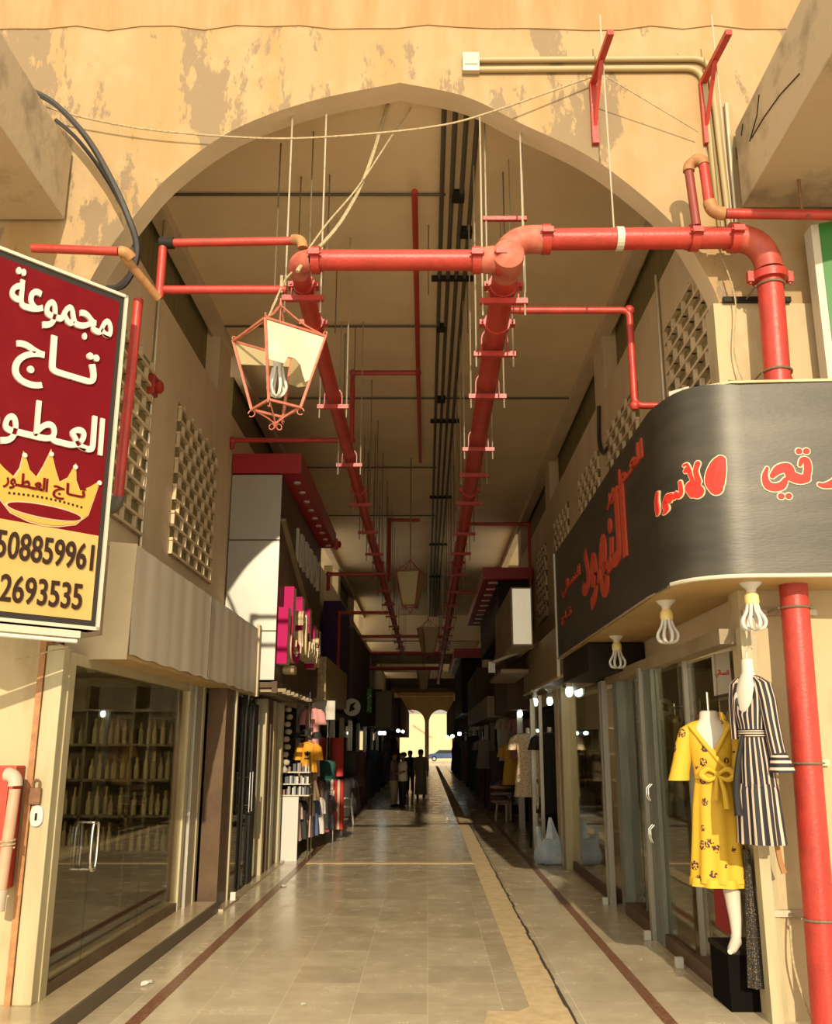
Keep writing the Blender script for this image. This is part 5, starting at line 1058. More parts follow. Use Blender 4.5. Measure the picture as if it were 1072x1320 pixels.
tag(MB().tube([(3.08, 7.8, 2.38), (3.08, 12.7, 2.38)], 0.015, 8).build('clothes_rail', M['alugrey']), 'long rail for garments inside the first right shop', 'rail')
for i in range(5):
    z = 0.5 + i * 0.42; tag(B(2.45, 3.2, 15.9, 17.3, z, z + 0.03).build('wall_shelf', M['fascia2']), 'shelf seen through the second right window, %s from the floor' % ORD[i], 'shelf', 'shelves in the second right window')
p = aY(930, 868, 7.95)
t = thing('price_card', 'white card with red Arabic lettering hung in the right shop window', 'card', (p.x, p.y, p.z))
cw = lambda a, b, h: Vector((p.x + a * 0.97, p.y + a * 0.2 - h, p.z + b))
MB().prism([(-0.085, -0.19), (0.085, -0.155), (0.085, 0.19), (-0.085, 0.155)], cw, -0.003, 0).build('card', M['paper'], t)
mb = MB(); text_on(mb, W_SMALL, cw, -0.065, 0.065, -0.035, 0.03, 0.004, 0.02); mb.build('lettering', M['letterred'], t)
tag(MB().lathe((3.3, 9.0, 2.90), [(0.16, 0), (0.14, 0.02), (0.02, 0.04)], 18).build('ceiling_spot', plain('warm_lamp', (0.9, 0.6, 0.2))), 'round shallow ceiling lamp inside the first right shop', 'lamp')
shop_light(3.3, 9.0, 2.7, 40); shop_light(3.6, 15.2, 2.6, 40)
# carrier bag
def bag(x, y, s, label):
    t = thing('carrier_bag', label, 'bag', (x, y, 0))
    rings = []; R = random.Random(4)
    for z, w_, d_ in ((0.004, 0.17, 0.12), (0.025, 0.23, 0.17), (0.10, 0.265, 0.20), (0.20, 0.26, 0.185), (0.29, 0.235, 0.14), (0.36, 0.20, 0.09), (0.40, 0.17, 0.055)):
        rings.append([q + Vector((R.uniform(-0.02, 0.02), R.uniform(-0.02, 0.02), R.uniform(-0.012, 0.012) if z > 0.05 else 0)) for q in ringpts(x, y, z * s, w_ * s, d_ * s, 0.2, 5, 0.07, 24)])
    o = MB().loft(rings, cap=(True, True)).build('body', M['bag'], t, smooth=True)
    u = Vector((math.cos(0.2), math.sin(0.2), 0))
    for k, (b0, t0, hgt, lean) in enumerate((((-0.24, -0.05), (-0.25, -0.205), 0.60, -0.03), ((-0.12, 0.22), (-0.02, 0.03), 0.74, 0.0))):
        rr = []
        for i in range(8):
            f = i / 7; l_ = b0[0] + (t0[0] - b0[0]) * f ** 0.85; r_ = b0[1] + (t0[1] - b0[1]) * f ** 0.85; z = 0.30 + (hgt - 0.30) * f; dd = 0.09 * (1 - f) ** 1.3 + 0.01
            rr.append([Vector((x, y, z * s)) + u * (a_ * s) + Vector((0, b_ * s, 0)) for a_, b_ in ((l_, 0), ((l_ + r_) / 2, dd), (r_, 0), ((l_ + r_) / 2, -dd))])
        MB().loft(rr).build('handle', M['bag'], t, smooth=True)
bag(2.05, 16.3, 1.0, 'knotted white and bluish carrier bag standing on the floor at right')

# ---- second right shop: open glass leaf, dresses
d4 = S(B(2.02, 2.08, 17.2, 17.26, 0.02, 2.8).build('door_4', M['alugrey']))
spart(B(2.04, 2.052, 17.26, 18.4, 0.05, 2.7), 'glass_pane', M['glass_clear'], d4); spart(B(2.0, 2.08, 18.4, 18.46, 0.02, 2.8), 'door_frame', M['alugrey'], d4)
mb = MB(); mb.tube([(2.0, 17.55 + 0.09 * math.copysign(abs(math.cos(g)) ** 0.6, math.cos(g)), 1.05 + 0.25 * math.copysign(abs(math.sin(g)) ** 0.6, math.sin(g))) for g in [2 * PI * i / 20 for i in range(21)]], 0.018, 8, cap=False); spart(mb, 'door_handle', M['chrome'], d4, smooth=True)
def simple_dress(x, y, zt_, zb_, m, label, hw=0.2, yaw=0.0, sl=True, cat='dress', group=None, name='hanging_dress', bust=True):
    t = thing(name, label, cat, (x, y, zb_), group); L_ = zt_ - zb_
    cloth('cloth', m, t, x, y, [(zt_, hw * 0.35, 0.06, 0), (zt_ - 0.03, hw * 0.85, 0.09, 0), (zt_ - 0.15 * L_, hw * 0.95, 0.11, 0.01), (zt_ - 0.4 * L_, hw * 0.8, 0.11, 0.03), (zt_ - 0.7 * L_, hw * 1.0, 0.13, 0.06), (zb_, hw * 1.1, 0.14, 0.09)], yaw, 7, 36)
    if sl:
        for k in (-1, 1):
            c, s_ = math.cos(yaw) * k, math.sin(yaw) * k
            sleeve('sleeve', m, t, [(x + c * hw * 0.75, y + s_ * hw * 0.75, zt_ - 0.03), (x + c * hw * 1.05, y + s_ * hw * 1.05, zt_ - 0.10), (x + c * hw * 1.3, y + s_ * hw * 1.3, zt_ - 0.32)], [0.06, 0.085, 0.09], False)
    if bust: MB().tube([(x, y, zb_ + 0.1), (x, y, 0.02)], 0.02, 8).build('stand_pole', M['black'], t)
    elif zt_ > 1.45: MB().tube([(x, y, zt_ - 0.02), (x, y, 2.86)], 0.006, 5).build('hook', M['chrome'], t)
    if bust: MB().lathe((x, y, zt_ - 0.05), [(0.09, 0), (0.05, 0.06), (0.045, 0.14), (0.03, 0.15)], 14).build('bust', M['mannequin'], t, smooth=True)
    return t
simple_dress(1.98, 18.75, 2.15, 0.95, M['floral'], 'pale floral dress on a bust beside the glass door leaf at right', 0.26)
simple_dress(2.30, 17.9, 2.15, 0.7, plain('black_cloth', (0.012, 0.010, 0.009)), 'long black dress on a bust, right of the pale floral one', 0.26)
simple_dress(2.15, 24.5, 1.95, 0.95, plain('mustard_cloth', (0.55, 0.30, 0.03)), 'mustard yellow printed dress hanging above the white chair at right', 0.22)
simple_dress(1.85, 31.0, 2.1, 1.2, plain('grey_cloth', (0.22, 0.20, 0.16)), 'grey top on a bust far down the right side', 0.26)
simple_dress(2.35, 24.0, 2.6, 1.6, plain('pinkish_cloth', (0.30, 0.12, 0.11)), 'dull pink garment hanging high above the mustard dress', 0.25, bust=False)
simple_dress(2.3, 27.0, 2.7, 1.5, plain('cream_cloth', (0.40, 0.33, 0.25)), 'cream garment with dark prints hanging behind the mustard dress', 0.25, bust=False)
# white plastic chairs
def chair(x, y, yaw, label, sc=1.0):
    t = thing('plastic_chair', label, 'chair', (x, y, 0), 'white plastic chairs')
    def W(a, b, z): return Vector((x + (a * math.cos(yaw) - b * math.sin(yaw)) * sc, y + (a * math.sin(yaw) + b * math.cos(yaw)) * sc, z * sc))
    MB().prism([(-0.22, -0.22), (0.22, -0.22), (0.20, 0.22), (-0.20, 0.22)], lambda a, b, h: W(a, b, 0.42 + h), 0, 0.03).build('seat', M['white'], t)
    for a, b in ((-0.21, -0.21), (0.21, -0.21), (0.2, 0.2), (-0.2, 0.2)): MB().tube([W(a, b, 0.43), W(a * 1.18, b * 1.18, 0)], [0.03, 0.022], 8).build('leg', M['white'], t)
    mb = MB()
    for i in range(5): mb.bar(W(-0.18 + 0.09 * i, 0.22, 0.43), W(-0.16 + 0.08 * i, 0.30, 0.82), 0.035 * sc, 0.015)
    mb.bar(W(-0.2, 0.305, 0.82), W(0.2, 0.305, 0.82), 0.05, 0.03); mb.build('backrest', M['white'], t)
    for k in (-1, 1): MB().tube([W(k * 0.22, -0.18, 0.43), W(k * 0.23, -0.16, 0.63), W(k * 0.23, 0.1, 0.65), W(k * 0.19, 0.28, 0.62)], 0.022, 8).build('armrest', M['white'], t)
    return t
chair(2.12, 25.4, math.radians(-60), 'white plastic chair on the right under a heap of clothes'); chair(-2.2, 24.2, math.radians(150), 'white plastic chair on the left, beyond the striped cloth')
def heap(x, y, z, r, label, cols_, n=5):
    for i in range(n):
        t = tag(MB().ball((x + random.uniform(-r, r) * 0.5, y + random.uniform(-r, r) * 0.4, z + i * 0.09 + 0.05), r * random.uniform(0.75, 1), r * 0.7, 0.07, 14).build('folded_cloth', plain('heap_%d' % (i % len(cols_)) + label[:3], cols_[i % len(cols_)]), smooth=True), label % ORD[i], 'cloth', 'heaped clothes on the right chair')
heap(2.0, 25.3, 0.46, 0.33, 'folded cloth in the heap on the right white chair, %s from the seat', [(0.40, 0.22, 0.17), (0.12, 0.05, 0.06), (0.45, 0.3, 0.24), (0.03, 0.03, 0.03)], 6)
# ---- left goods: racks, hats, shirts, trousers
t = thing('goods_rack', 'white wire rack of small packets at the corner of the second left shop', 'rack', (-2.35, 16.9, 0))
B(-2.52, -2.24, 16.75, 16.80, 0.0, 1.05).build('white_panel', M['white'], t)
for z in (1.06, 1.25, 1.45): B(-2.55, -2.05, 16.75, 17.2, z, z + 0.02).build('shelf', M['alugrey'], t)
for x, y in ((-2.54, 16.76), (-2.06, 16.76), (-2.54, 17.19), (-2.06, 17.19)): MB().tube([(x, y, 0), (x, y, 1.75)], 0.012, 6).build('upright', M['chrome'], t)
R2 = random.Random(3)
for i in range(30):
    z = (1.08, 1.27, 1.47)[i % 3]; x = -2.5 + 0.045 * (i // 3) + R2.uniform(-0.01, 0.01); y = 16.78 + 0.12 * (i % 2)
    q = R2.randrange(5); tag(B(x - 0.018, x + 0.018, y, y + 0.1, z, z + R2.uniform(0.08, 0.15)).build('packet', plain('packet_%d' % q, [(0.50, 0.47, 0.40), (0.32, 0.33, 0.31), (0.58, 0.54, 0.45), (0.10, 0.11, 0.12), (0.26, 0.15, 0.10)][q])), 'small %s packet on the %s shelf of the white wire rack' % (('cream', 'grey', 'white', 'black', 'brown')[q], ('bottom', 'middle', 'top')[i % 3]), 'packet', 'packets on the wire rack')
simple_dress(-2.22, 18.2, 2.62, 1.35, plain('pink_cloth', (0.62, 0.28, 0.26)), 'pale pink outfit on a bust hanging high at left', 0.15)
t = simple_dress(-2.15, 17.2, 1.98, 1.45, plain('orange_cloth', (0.70, 0.32, 0.02)), 'orange T-shirt with a dark three-leaf emblem hanging at left', 0.145, cat='shirt', name='hanging_shirt', bust=False)
for k in (-1, 0, 1):
    e = MB(); e.prism([(0.035 * math.sin(g) * 0.6, 0.04 + 0.04 * math.cos(g)) for g in [2 * PI * i / 12 for i in range(12)]], lambda a, b, h: (-2.15 + a * math.cos(k * 0.7) + b * math.sin(k * 0.7), 17.07 - h, 1.74 + b * math.cos(k * 0.7) - a * math.sin(k * 0.7)), -0.012, 0.012); e.build('emblem_leaf', plain('black_print', (0.02, 0.016, 0.012)), t)
MB().box(-2.2, -2.1, 17.055, 17.09, 1.68, 1.70).build('emblem_bar', plain('black_print', (0.02, 0.016, 0.012)), t)
simple_dress(-2.2, 17.6, 1.5, 0.95, plain('speckled_cloth', (0.30, 0.21, 0.12)), 'brown patterned shorts hanging below the orange T-shirt', 0.2, sl=False, cat='shorts', name='hanging_shorts', bust=False)
for i, (x, y, z) in enumerate(((-2.36, 17.1, 2.02), (-2.18, 17.05, 2.08), (-2.0, 17.1, 2.03))):
    t = thing('sun_hat', 'black brimmed hat above the orange T-shirt, %s of three from the left' % ORD[i], 'hat', (x, y, z), 'black hats above the T-shirt')
    MB().lathe((x, y, z), [(0.15, 0), (0.15, 0.012), (0.09, 0.02)], 18).build('brim', plain('black_felt', (0.012, 0.011, 0.01)), t, smooth=True); MB().lathe((x, y, z + 0.015), [(0.09, 0), (0.085, 0.07), (0.06, 0.10), (0.01, 0.105)], 16).build('crown', plain('black_felt', (0.012, 0.011, 0.01)), t, smooth=True)
for i, (x, c) in enumerate(((-2.42, (0.05, 0.03, 0.03)), (-2.3, (0.11, 0.07, 0.06)), (-2.2, (0.07, 0.06, 0.06)), (-2.1, (0.14, 0.08, 0.06)), (-2.0, (0.04, 0.04, 0.045)))):
    y = 18.4 + 0.15 * i; simple_dress(x, y, 1.25, 0.35, plain('trouser_%d' % i, c), 'dark trousers hanging in a row at left, %s from the shop side' % ORD[i], 0.085, sl=False, cat='trousers', group='row of dark trousers', name='hanging_trousers', bust=False)
for i, c in enumerate(((0.62, 0.5, 0.36), (0.55, 0.03, 0.02), (0.62, 0.5, 0.36), (0.5, 0.03, 0.02))):
    simple_dress(-2.02 + 0.07 * i, 20.4, 1.22, 0.22, plain('band_%d' % i, c), 'long %s cloth strip hanging at left near the white chair, %s from the left' % ('cream' if i % 2 == 0 else 'red', ORD[i]), 0.045, sl=False, cat='cloth', group='cream and red hanging strips', name='hanging_cloth', bust=False)
for i, c in enumerate(((0.55, 0.40, 0.36), (0.03, 0.03, 0.03), (0.5, 0.34, 0.3), (0.08, 0.11, 0.22), (0.6, 0.55, 0.48), (0.3, 0.05, 0.05), (0.05, 0.05, 0.05))):
    simple_dress(-2.38 + 0.065 * i, 17.3 + 0.35 * i, 0.95, 0.28, plain('shirt_%d' % i, c), 'small shirt on the low rail at left, %s from the shop side' % ORD[i], 0.12, yaw=1.2, cat='shirt', group='small shirts on the low rail', name='hanging_shirt', bust=False)
tag(MB().tube([(-2.45, 17.1, 0.0), (-2.45, 17.1, 1.02), (-1.95, 20.0, 1.02), (-1.95, 20.0, 0.0)], 0.014, 8).build('low_rail', M['chrome']), 'low rail that carries the small shirts at left', 'rail')
simple_dress(-2.24, 21.2, 1.6, 0.95, plain('green_cloth', (0.015, 0.085, 0.06)), 'dark green garment hanging behind the striped cloth strips', 0.22, sl=False, cat='garment', name='hanging_garment', bust=False)
simple_dress(-2.35, 18.8, 2.5, 1.2, plain('dark_red_dress', (0.16, 0.02, 0.02)), 'dark red garment hanging behind the pale pink outfit', 0.2, sl=False, cat='garment', name='hanging_garment', bust=False)
for i in range(9): tag(MB().ball((-2.5 + 0.03 * (i % 2), 16.7 + 0.03 * i, 1.5 + 0.13 * i), 0.065, 0.05, 0.055, 10).build('hanging_ball_ornament', plain('ornament', (0.42, 0.36, 0.26)), smooth=True), 'pale round ornament in the string hanging by the second left doorway', 'ornament', 'string of pale ornaments')
tag(MB().lathe((-2.44, 25.7, 1.12), [(0.17, 0), (0.18, 0.02), (0.18, 0.98), (0.17, 1.0)], 20).build('red_roll', plain('bright_red_cloth', (0.62, 0.06, 0.045))), 'upright bright red roll on the left, above the white chair', 'roll')
t = thing('roll_stand', 'dark stand that carries the bright red roll at left', 'stand', (-2.44, 25.7, 0)); B(-2.64, -2.24, 25.5, 25.9, 0, 0.06).build('foot', M['black'], t); MB().tube([(-2.44, 25.7, 0.05), (-2.44, 25.7, 1.12)], 0.05, 10).build('post', M['black'], t)
for i in range(7): simple_dress(-2.28 + 0.03 * (i % 3), 26.6 + 0.45 * i, 1.1, 0.03, plain('dark_rail_%d' % (i % 3), [(0.025, 0.022, 0.02), (0.06, 0.055, 0.06), (0.10, 0.06, 0.05)][i % 3]), 'dark garment on the left rail beyond the red roll, %s from the near end' % ORD[i], 0.2, yaw=0.2, cat='garment', group='dark garments beyond the red roll', name='hanging_garment', bust=False)

# ---- signs and boxes deeper in the passage
def box_thing(name, label, cat, x0, x1, y0, y1, z0, z1, m, face=None, group=None):
    t = thing(name, label, cat, ((x0 + x1) / 2, y0, z0), group); B(x0, x1, y0, y1, z0, z1).build('box', m, t, bevel=0.01)
    if face: B(x0 + 0.03, x1 - 0.03, y0 - 0.012, y0, z0 + 0.03, z1 - 0.03).build('face_panel', face, t)
    return t
box_thing('sign_box', 'tall pale-faced sign box standing out from the right wall', 'sign', 1.57, 1.97, 17.3, 21.5, 3.72, 4.82, M['fascia2'], M['brightface'])
t = thing('lamp_arm', 'long pale arm with a square white lamp, below the pale-faced sign box', 'lamp', (2.5, 18.4, 3.7))
MB().bar((2.55, 18.0, 3.97), (1.33, 19.4, 3.58), 0.05).build('arm', M['signframe'], t); B(1.26, 1.40, 19.35, 19.45, 3.38, 3.6).build('lamp_head', M['lampwhite'], t)
box_thing('flat_awning', 'small tan awning below the arm with the square lamp', 'awning', 1.5, 2.08, 19.2, 22.5, 3.36, 3.44, M['fascia2'])
t = box_thing('red_canopy', 'red canopy with a row of small lights high on the right, middle distance', 'canopy', 1.33, 2.56, 22, 31, 5.82, 6.10, M['redgloss'])
for i in range(9): B(1.5, 1.75, 22.5 + i * 0.95, 22.6 + i * 0.95, 5.79, 5.82).build('light_strip', M['lampwhite'], t)
box_thing('dark_sign_box', 'dark sign box under the right red canopy', 'sign', 1.72, 2.56, 22.3, 30, 4.6, 5.8, M['blackbox'])
t = box_thing('red_canopy', 'small far red canopy with a row of lights, deep on the right', 'canopy', 1.25, 2.56, 44, 56, 5.95, 6.4, M['redgloss'])
for i in range(8): B(1.32, 1.6, 44.5 + i * 1.3, 44.75 + i * 1.3, 5.9, 5.95).build('light_strip', M['lampwhite'], t)
box_thing('dark_sign_box', 'dark sign box under the far red canopy', 'sign', 1.6, 2.56, 44.3, 55, 3.4, 5.88, M['blackbox'])
box_thing('brown_sign_box', 'brown sign box on the right between the two red canopies', 'sign', 1.75, 2.56, 33, 41, 3.32, 4.6, plain('brown_box', (0.09, 0.055, 0.03)))
box_thing('brown_fascia', 'low brown fascia over the far right shops', 'fascia', 1.7, 2.56, 27, 40, 2.7, 3.3, M['fascia2'])
box_thing('brown_fascia', 'farthest low fascia on the right, before the twin arches', 'fascia', 1.6, 2.56, 58, 80, 2.7, 4.6, plain('brown_box', (0.09, 0.055, 0.03)))
box_thing('brown_fascia', 'dark fascia above the row with the mustard dress at right', 'fascia', 1.9, 2.56, 22.6, 26.8, 2.75, 4.4, M['bronze_post'])
box_thing('tinsel_fascia', 'gold-patterned fascia on the left beyond the pink lettering', 'fascia', XL + 0.02, -2.15, 19.8, 25, 2.85, 3.75, mat('gold_pattern', (0.30, 0.22, 0.09), 0.4, c2=(0.55, 0.43, 0.2), scale=12))
box_thing('white_board', 'small white board under the gold-patterned fascia at left', 'board', -2.42, -1.98, 20.2, 20.25, 2.45, 2.85, M['paper'])
box_thing('purple_sign', 'tall dark purple sign panel on the left wall', 'sign', -2.95, -2.45, 26, 29, 3.1, 5.9, plain('purple_panel', (0.025, 0.008, 0.06)), plain('purple_face', (0.04, 0.012, 0.085)))
box_thing('brown_sign_box', 'brown sign box on the left behind the purple panel', 'sign', XL + 0.02, -2.35, 29.5, 38, 3.0, 5.6, plain('brown_box', (0.09, 0.055, 0.03)))
t = thing('round_sign', 'round white sign with a dark figure on the left, by the green sign', 'sign', (-2.2, 27.5, 2.9))
MB().lathe((-2.2, 27.5, 3.0), [(0.24, 0), (0.25, 0.03), (0.25, 0.07)], 24, axis=(0, -1, 0)).build('disc', M['paper'], t); MB().prism([(-0.08, -0.14), (0.1, -0.05), (0.03, 0.02), (0.12, 0.15), (-0.05, 0.08)], lambda a, b, h: (-2.2 + a, 27.42 - h, 3.0 + b), 0, 0.02).build('figure', M['black'], t); MB().bar((-2.2, 27.52, 3.0), (-3.07, 27.52, 3.0), 0.05).build('wall_arm', M['black'], t)
gst = box_thing('green_sign', 'small upright green sign with pale marks on the left', 'sign', -2.2, -2.0, 34, 34.15, 3.05, 3.95, plain('green_box', (0.02, 0.10, 0.03)), mat('green_marks', (0.03, 0.2, 0.06), 0.5, c2=(0.6, 0.6, 0.4), scale=14, lo=0.55, hi=0.6))
MB().bar((-2.15, 34.2, 3.6), (-3.07, 34.2, 3.6), 0.05).build('wall_arm', M['black'], gst)
hbs = box_thing('hanging_box_sign', 'boxy hanging sign with a pale front edge, right of the green sign', 'sign', -2.0, -1.35, 36, 38, 2.55, 3.95, plain('olive_box', (0.12, 0.11, 0.07)), plain('olive_face', (0.22, 0.2, 0.14)))
MB().bar((-1.95, 37, 3.7), (-3.07, 37, 3.7), 0.06).build('wall_arm', M['black'], hbs)
box_thing('brown_fascia', 'low fascia along the far left shops', 'fascia', XL + 0.02, -1.9, 39, 60, 2.7, 4.2, plain('brown_box', (0.09, 0.055, 0.03)))
box_thing('brown_fascia', 'farthest low fascia on the left, before the twin arches', 'fascia', XL + 0.02, -1.75, 62, 90, 2.7, 5.0, plain('brown_box', (0.09, 0.055, 0.03)))
# posts of the farther shop fronts
for i, y in enumerate((19.6, 22.6, 26.3, 29.2, 32.4, 36, 40, 45, 50, 56)):
    trim(B(-2.72, -2.58, y, y + 0.14, 0, 2.75), M['alu'] if i % 2 else M['alugrey']); trim(B(2.2, 2.34, y + 0.7, y + 0.84, 0, 2.75), M['alugrey'] if i % 2 else M['alu'])
for i, y in enumerate((22.9, 29.5, 36.3, 45.3)):
    S(B(-2.66, -2.648, y, y + 2.6, 0.05, 2.6).build('window_%d' % (10 + i), M['glass']))
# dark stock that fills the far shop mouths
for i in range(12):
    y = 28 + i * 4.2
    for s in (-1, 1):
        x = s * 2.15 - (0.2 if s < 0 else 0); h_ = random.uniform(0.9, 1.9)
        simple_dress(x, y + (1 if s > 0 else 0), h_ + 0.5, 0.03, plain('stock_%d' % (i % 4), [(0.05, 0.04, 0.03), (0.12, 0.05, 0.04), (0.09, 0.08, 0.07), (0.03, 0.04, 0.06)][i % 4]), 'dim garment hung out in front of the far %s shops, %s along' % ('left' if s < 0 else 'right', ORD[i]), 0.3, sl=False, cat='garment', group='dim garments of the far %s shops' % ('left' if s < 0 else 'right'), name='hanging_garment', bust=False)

# ---- right street side: green sign, pier details
t = thing('green_street_sign', 'green and maroon sign with a white frame at the upper right edge', 'sign', (3.4, 7.0, 4.8))
def gs(a, b, h): return Vector((3.26 + a * 0.94, 7.02 - a * 0.34 - h, b))
MB().prism([(0, 4.72), (1.6, 4.72), (1.6, 6.2), (0, 6.2)], gs, -0.14, 0).build('casing', M['signframe'], t); MB().prism([(0.06, 4.78), (1.6, 4.78), (1.6, 6.2), (0.06, 6.2)], gs, 0, 0.006).build('green_panel', M['green'], t)
MB().prism([(0.14, 4.7), (1.6, 4.7), (1.6, 5.4), (0.22, 5.62), (0.14, 5.45)], gs, 0.006, 0.01).build('maroon_panel', M['maroon'], t)
MB().bar((3.6, 7.05, 5.5), (3.6, YF + 0.02, 5.5), 0.06).build('wall_arm', M['black'], t)
trim(B(2.42, 2.50, 7.16, 7.27, 0, 2.8), M['alu'])
line('pier_wire', [(2.52, 7.2, 6.1), (2.62, 7.18, 5.6), (2.58, 7.2, 5.1), (2.66, 7.15, 4.7)], 0.006, 'rope', 'thin wire dangling down the right pier above the dark sign', 'wire')
line('pier_wire', [(2.62, 7.2, 0.68), (2.6, 7.15, 0.4), (2.66, 7.12, 0.1), (2.7, 7.1, 0.02)], 0.008, 'rope', 'loose wires hanging by the lowest clamp of the fire main', 'wire')
line('slanting_rope', [(2.98, 7.2, 5.4), (3.0, 7.2, 5.0), (3.12, 7.2, 4.66)], 0.014, 'red', 'thin red rope slanting behind the fire main, above the dark sign', 'cord')
# litter and drain on the floor
R3 = random.Random(9)
def scrap(px, py, s, label):
    p = aZ(px, py, 0.0); vs = [(p.x + s * math.cos(g) * R3.uniform(0.5, 1), p.y + s * math.sin(g) * R3.uniform(0.5, 1.4)) for g in [2 * PI * i / 9 for i in range(9)]]
    mb = MB(); mb.add([(p.x, p.y, s * 0.5)] + [(a, b, 0.005 + R3.uniform(0, s * 0.4)) for a, b in vs], [(0, i + 1, (i + 1) % 9 + 1) for i in range(9)]); mb.add([(a, b, 0.004) for a, b in vs], [tuple(range(9))]); tag(mb.build('paper_scrap', M['paper']), label, 'litter', 'scraps of paper on the floor')
scrap(188, 1270, 0.07, 'crumpled white paper scrap on the floor at lower left, by the sill'); scrap(365, 1143, 0.07, 'white paper scrap on the left red floor strip, farther in'); scrap(825, 1238, 0.025, 'tiny white scrap on the floor at right, near the grey post'); scrap(391, 1296, 0.03, 'tiny pinkish scrap on the tiles at lower middle')
t = thing('drain_cover', 'rectangular drain frame set in the cement band, mid passage', 'drain', (1.0, 25.8, 0.005)); mb = MB()
for a in ((0.78, 1.22, 24.6, 24.7), (0.78, 1.22, 27, 27.1), (0.78, 0.82, 24.6, 27.1), (1.18, 1.22, 24.6, 27.1)): mb.box(a[0], a[1], a[2], a[3], 0.004, 0.012)
mb.build('frame', M['rust'], t); B(0.82, 1.18, 24.7, 27, 0.004, 0.009).build('cover', M['cement'], t)
# parked car across the street
t = thing('parked_car', 'dark blue car parked in the sun beyond the right far arch', 'car', (1.6, 124, 0))
carp = lambda w_: [(-0.0, 0.35), (0.0, 0.8), (0.35, 0.95), (0.9, 1.02), (1.5, 1.45), (3.1, 1.45), (3.8, 1.05), (4.3, 0.95), (4.4, 0.4)]
MB().prism(carp(0), lambda a, b, h: (0.0 + a, 124 + h, b), 0, 1.75).build('body', plain('blue_car_paint', (0.02, 0.05, 0.14), 0.25), t, bevel=0.06)
MB().prism([(1.0, 1.02), (1.55, 1.38), (3.05, 1.38), (3.65, 1.04)], lambda a, b, h: (a, 123.99 - h, b), 0, 0.02).build('side_window', M['black'], t)
for x in (0.85, 3.5):
    wl = MB().lathe((x, 124.0, 0.34), [(0.34, 0), (0.34, 0.2)], 20, axis=(0, 1, 0)).build('wheel', M['black'], t); MB().lathe((x, 123.98, 0.34), [(0.2, 0), (0.2, 0.02)], 16, axis=(0, 1, 0)).build('hubcap', M['chrome'], wl)

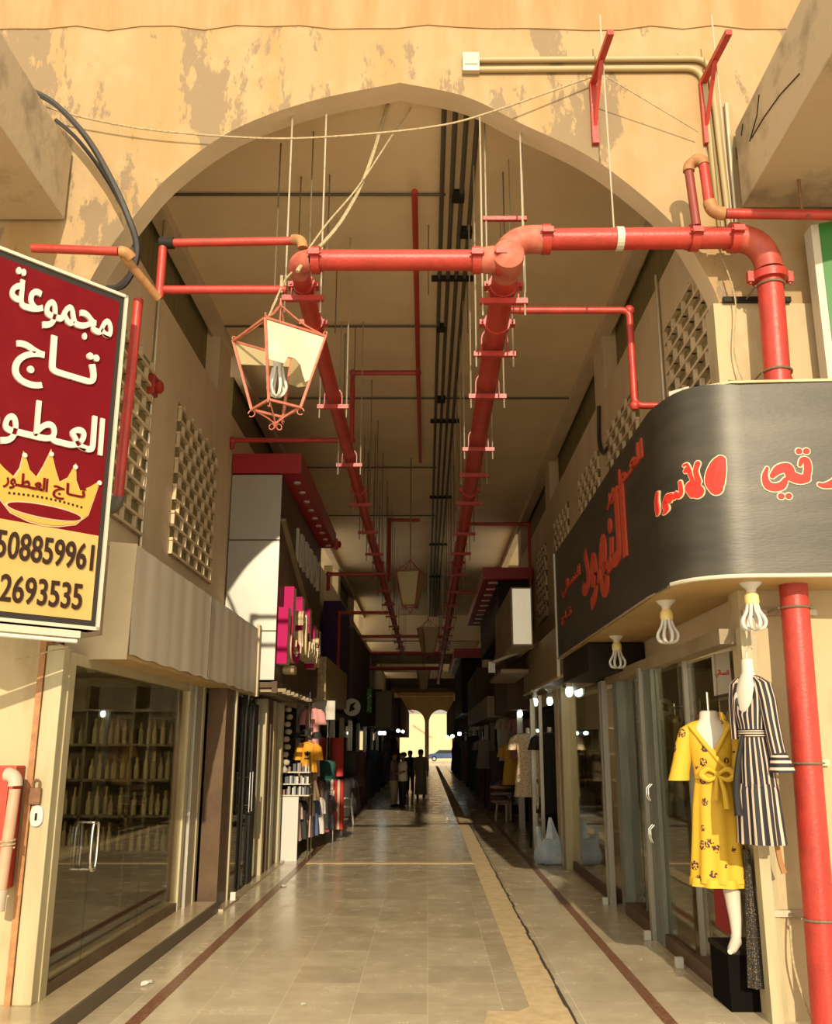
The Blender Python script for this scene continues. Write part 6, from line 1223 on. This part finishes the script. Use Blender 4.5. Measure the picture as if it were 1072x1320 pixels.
# ================================================================== PEOPLE
def person(x, y, yaw, H, label, top, bottom, robe=None, arms='folded', hair=(0.012, 0.009, 0.007)):
    t = thing('person', label, 'person', (x, y, 0), None)
    c, s = math.cos(yaw), math.sin(yaw)
    def W(a, b, z): return Vector((x + (a * c - b * s) * H, y + (a * s + b * c) * H, z * H))       # local: faces -b
    V = []; E = []; R = []
    def add(p, r, par=None):
        V.append(p - Vector((x, y, 0))); R.append(r * H); i = len(V) - 1
        if par is not None: E.append((par, i))
        return i
    pel = add(W(0, 0, 0.52), 0.075); sp = add(W(0, 0, 0.62), 0.07, pel); ch = add(W(0, 0.005, 0.74), 0.078, sp); nk = add(W(0, 0, 0.825), 0.034, ch); hb = add(W(0, -0.008, 0.872), 0.05, nk); hd = add(W(0, -0.008, 0.925), 0.056, hb); add(W(0, 0, 0.965), 0.04, hd)
    add(W(0, -0.072, 0.90), 0.011, hd)
    for k in (-1, 1):
        add(W(k * 0.058, 0, 0.905), 0.012, hd)
        sh = add(W(k * 0.10, 0, 0.80), 0.04, ch)
        if arms == 'folded': el = add(W(k * 0.135, -0.01, 0.645), 0.030, sh); wr = add(W(k * 0.06, -0.12, 0.60), 0.021, el); d = Vector((-k * 0.5, -0.8, 0.1))
        else: el = add(W(k * 0.14, 0.02, 0.645), 0.030, sh); wr = add(W(k * 0.145, -0.01, 0.51), 0.021, el); d = Vector((0, -0.1, -1))
        d.normalize(); wp = wr
        base = Vector(((V[wr] + Vector((x, y, 0)) - Vector((x, y, 0)))))
        dw = Vector((d.x * c - d.y * s, d.x * s + d.y * c, d.z)); sd = dw.cross(Vector((0, 0, 1))); sd = sd.normalized() if sd.length > 0.1 else Vector((c, s, 0))
        pm = len(V); V.append(base + dw * 0.045 * H); R.append(0.02 * H); E.append((wr, pm))
        for j, (o, ln) in enumerate(((-0.018, 0.042), (-0.006, 0.05), (0.006, 0.047), (0.018, 0.036))):
            p1 = len(V); V.append(V[pm] + sd * o * H + dw * ln * 0.5 * H); R.append(0.0065 * H); E.append((pm, p1)); p2 = len(V); V.append(V[p1] + dw * ln * 0.5 * H + Vector((0, 0, -0.008 * H))); R.append(0.005 * H); E.append((p1, p2))
        p1 = len(V); V.append(base + dw * 0.035 * H - sd * k * 0.03 * H); R.append(0.0075 * H); E.append((pm, p1))
        hp = add(W(k * 0.052, 0, 0.49), 0.06, pel); kn = add(W(k * 0.058, -0.01, 0.28), 0.04, hp); an = add(W(k * 0.06, 0.01, 0.045), 0.024, kn); add(W(k * 0.068, -0.085, 0.022), 0.022, an)
    me = bpy.data.meshes.new('body'); me.from_pydata(V, E, []); o = bpy.data.objects.new('body', me); COL.objects.link(o)
    sk = o.modifiers.new('s', 'SKIN'); sk.use_smooth_shade = True; o.modifiers.new('d', 'SUBSURF').levels = 1
    for i, r in enumerate(R): me.skin_vertices[0].data[i].radius = (r, r); me.skin_vertices[0].data[i].use_root = (i == 0)
    dg = bpy.context.evaluated_depsgraph_get(); m2 = bpy.data.meshes.new_from_object(o.evaluated_get(dg)); o.modifiers.clear(); o.data = m2; m2.materials.clear(); m2.materials.append(M['skin']); o.parent = t
    def loft(name, m, rings): 
        mb = MB(); mb.loft(rings); return mb.build(name, m, t, smooth=True)
    def rg(z, hw, hd, a=0, b=0): p = W(a, b, z); return ringpts(p.x, p.y, p.z, hw * H, hd * H, yaw, 6, 0.02, 24)
    if robe:
        loft('robe', robe, [rg(0.045, 0.135, 0.10), rg(0.25, 0.125, 0.095), rg(0.5, 0.115, 0.09), rg(0.62, 0.11, 0.086), rg(0.75, 0.125, 0.088), rg(0.80, 0.115, 0.075), rg(0.832, 0.05, 0.05)])
    else:
        loft('shirt', top, [rg(0.47, 0.108, 0.092), rg(0.56, 0.103, 0.088), rg(0.64, 0.10, 0.084), rg(0.74, 0.118, 0.09), rg(0.79, 0.112, 0.075), rg(0.83, 0.048, 0.048)])
        loft('trousers', bottom, [rg(0.43, 0.10, 0.075), rg(0.50, 0.104, 0.085), rg(0.535, 0.098, 0.082)])
        for k in (-1, 1): loft('trouser_leg', bottom, [rg(0.045, 0.040, 0.045, k * 0.06, 0.0), rg(0.28, 0.046, 0.05, k * 0.056, -0.01), rg(0.47, 0.062, 0.075, k * 0.05, 0)])
    for k in (-1, 1):
        mb = MB(); a0 = W(k * 0.095, 0, 0.80)
        if arms == 'folded': mb.tube([a0, W(k * 0.12, 0, 0.74), W(k * 0.133, -0.01, 0.66)] + ([W(k * 0.09, -0.085, 0.615)] if robe else []), ([0.045 * H, 0.046 * H, 0.042 * H] + ([0.035 * H] if robe else [])), 14)
        else: mb.tube([a0, W(k * 0.12, 0.01, 0.74), W(k * 0.14, 0.02, 0.65)] + ([W(k * 0.145, 0, 0.53)] if robe else []), ([0.045 * H, 0.046 * H, 0.042 * H] + ([0.036 * H] if robe else [])), 14)
        mb.build('sleeve', robe or top, t, smooth=True)
        mb = MB(); mb.loft([ringpts(W(k * 0.067, -0.035, 0).x, W(k * 0.067, -0.035, 0).y, z * H, hw * H, hd * H, yaw, n=16) for z, hw, hd in ((0.0, 0.03, 0.075), (0.02, 0.03, 0.075), (0.04, 0.024, 0.05), (0.05, 0.02, 0.025))]); mb.build('shoe', plain('dark_shoe', (0.02, 0.016, 0.012)), t, smooth=True)
    mb = MB(); mb.ball(W(0, 0.012, 0.945), 0.062 * H, 0.064 * H, 0.052 * H, 16); mb.build('hair', plain('hair_%d' % int(hair[0] * 1000), hair), t, smooth=True)
    return t
person(-1.10, 31.4, math.radians(75), 1.74, 'person in a grey and burgundy shirt and khaki trousers, standing at left of the pair', plain('burgundy_shirt', (0.16, 0.10, 0.11)), plain('khaki', (0.45, 0.36, 0.2)))
person(-0.80, 31.0, math.radians(-70), 1.73, 'person in a cream shirt and dark trousers facing the one in burgundy', plain('cream_shirt', (0.80, 0.70, 0.52)), plain('black_trousers', (0.015, 0.013, 0.012)))
person(-0.27, 37.5, math.radians(180), 1.80, 'person in a long olive-grey robe walking away in mid passage', None, None, robe=plain('olive_robe', (0.30, 0.25, 0.16)), arms='down')
person(-0.75, 41.0, math.radians(180), 1.74, 'person in dark clothes half hidden behind the pair, by the robe', plain('dark_shirt', (0.04, 0.035, 0.03)), plain('black_trousers', (0.015, 0.013, 0.012)), arms='down')
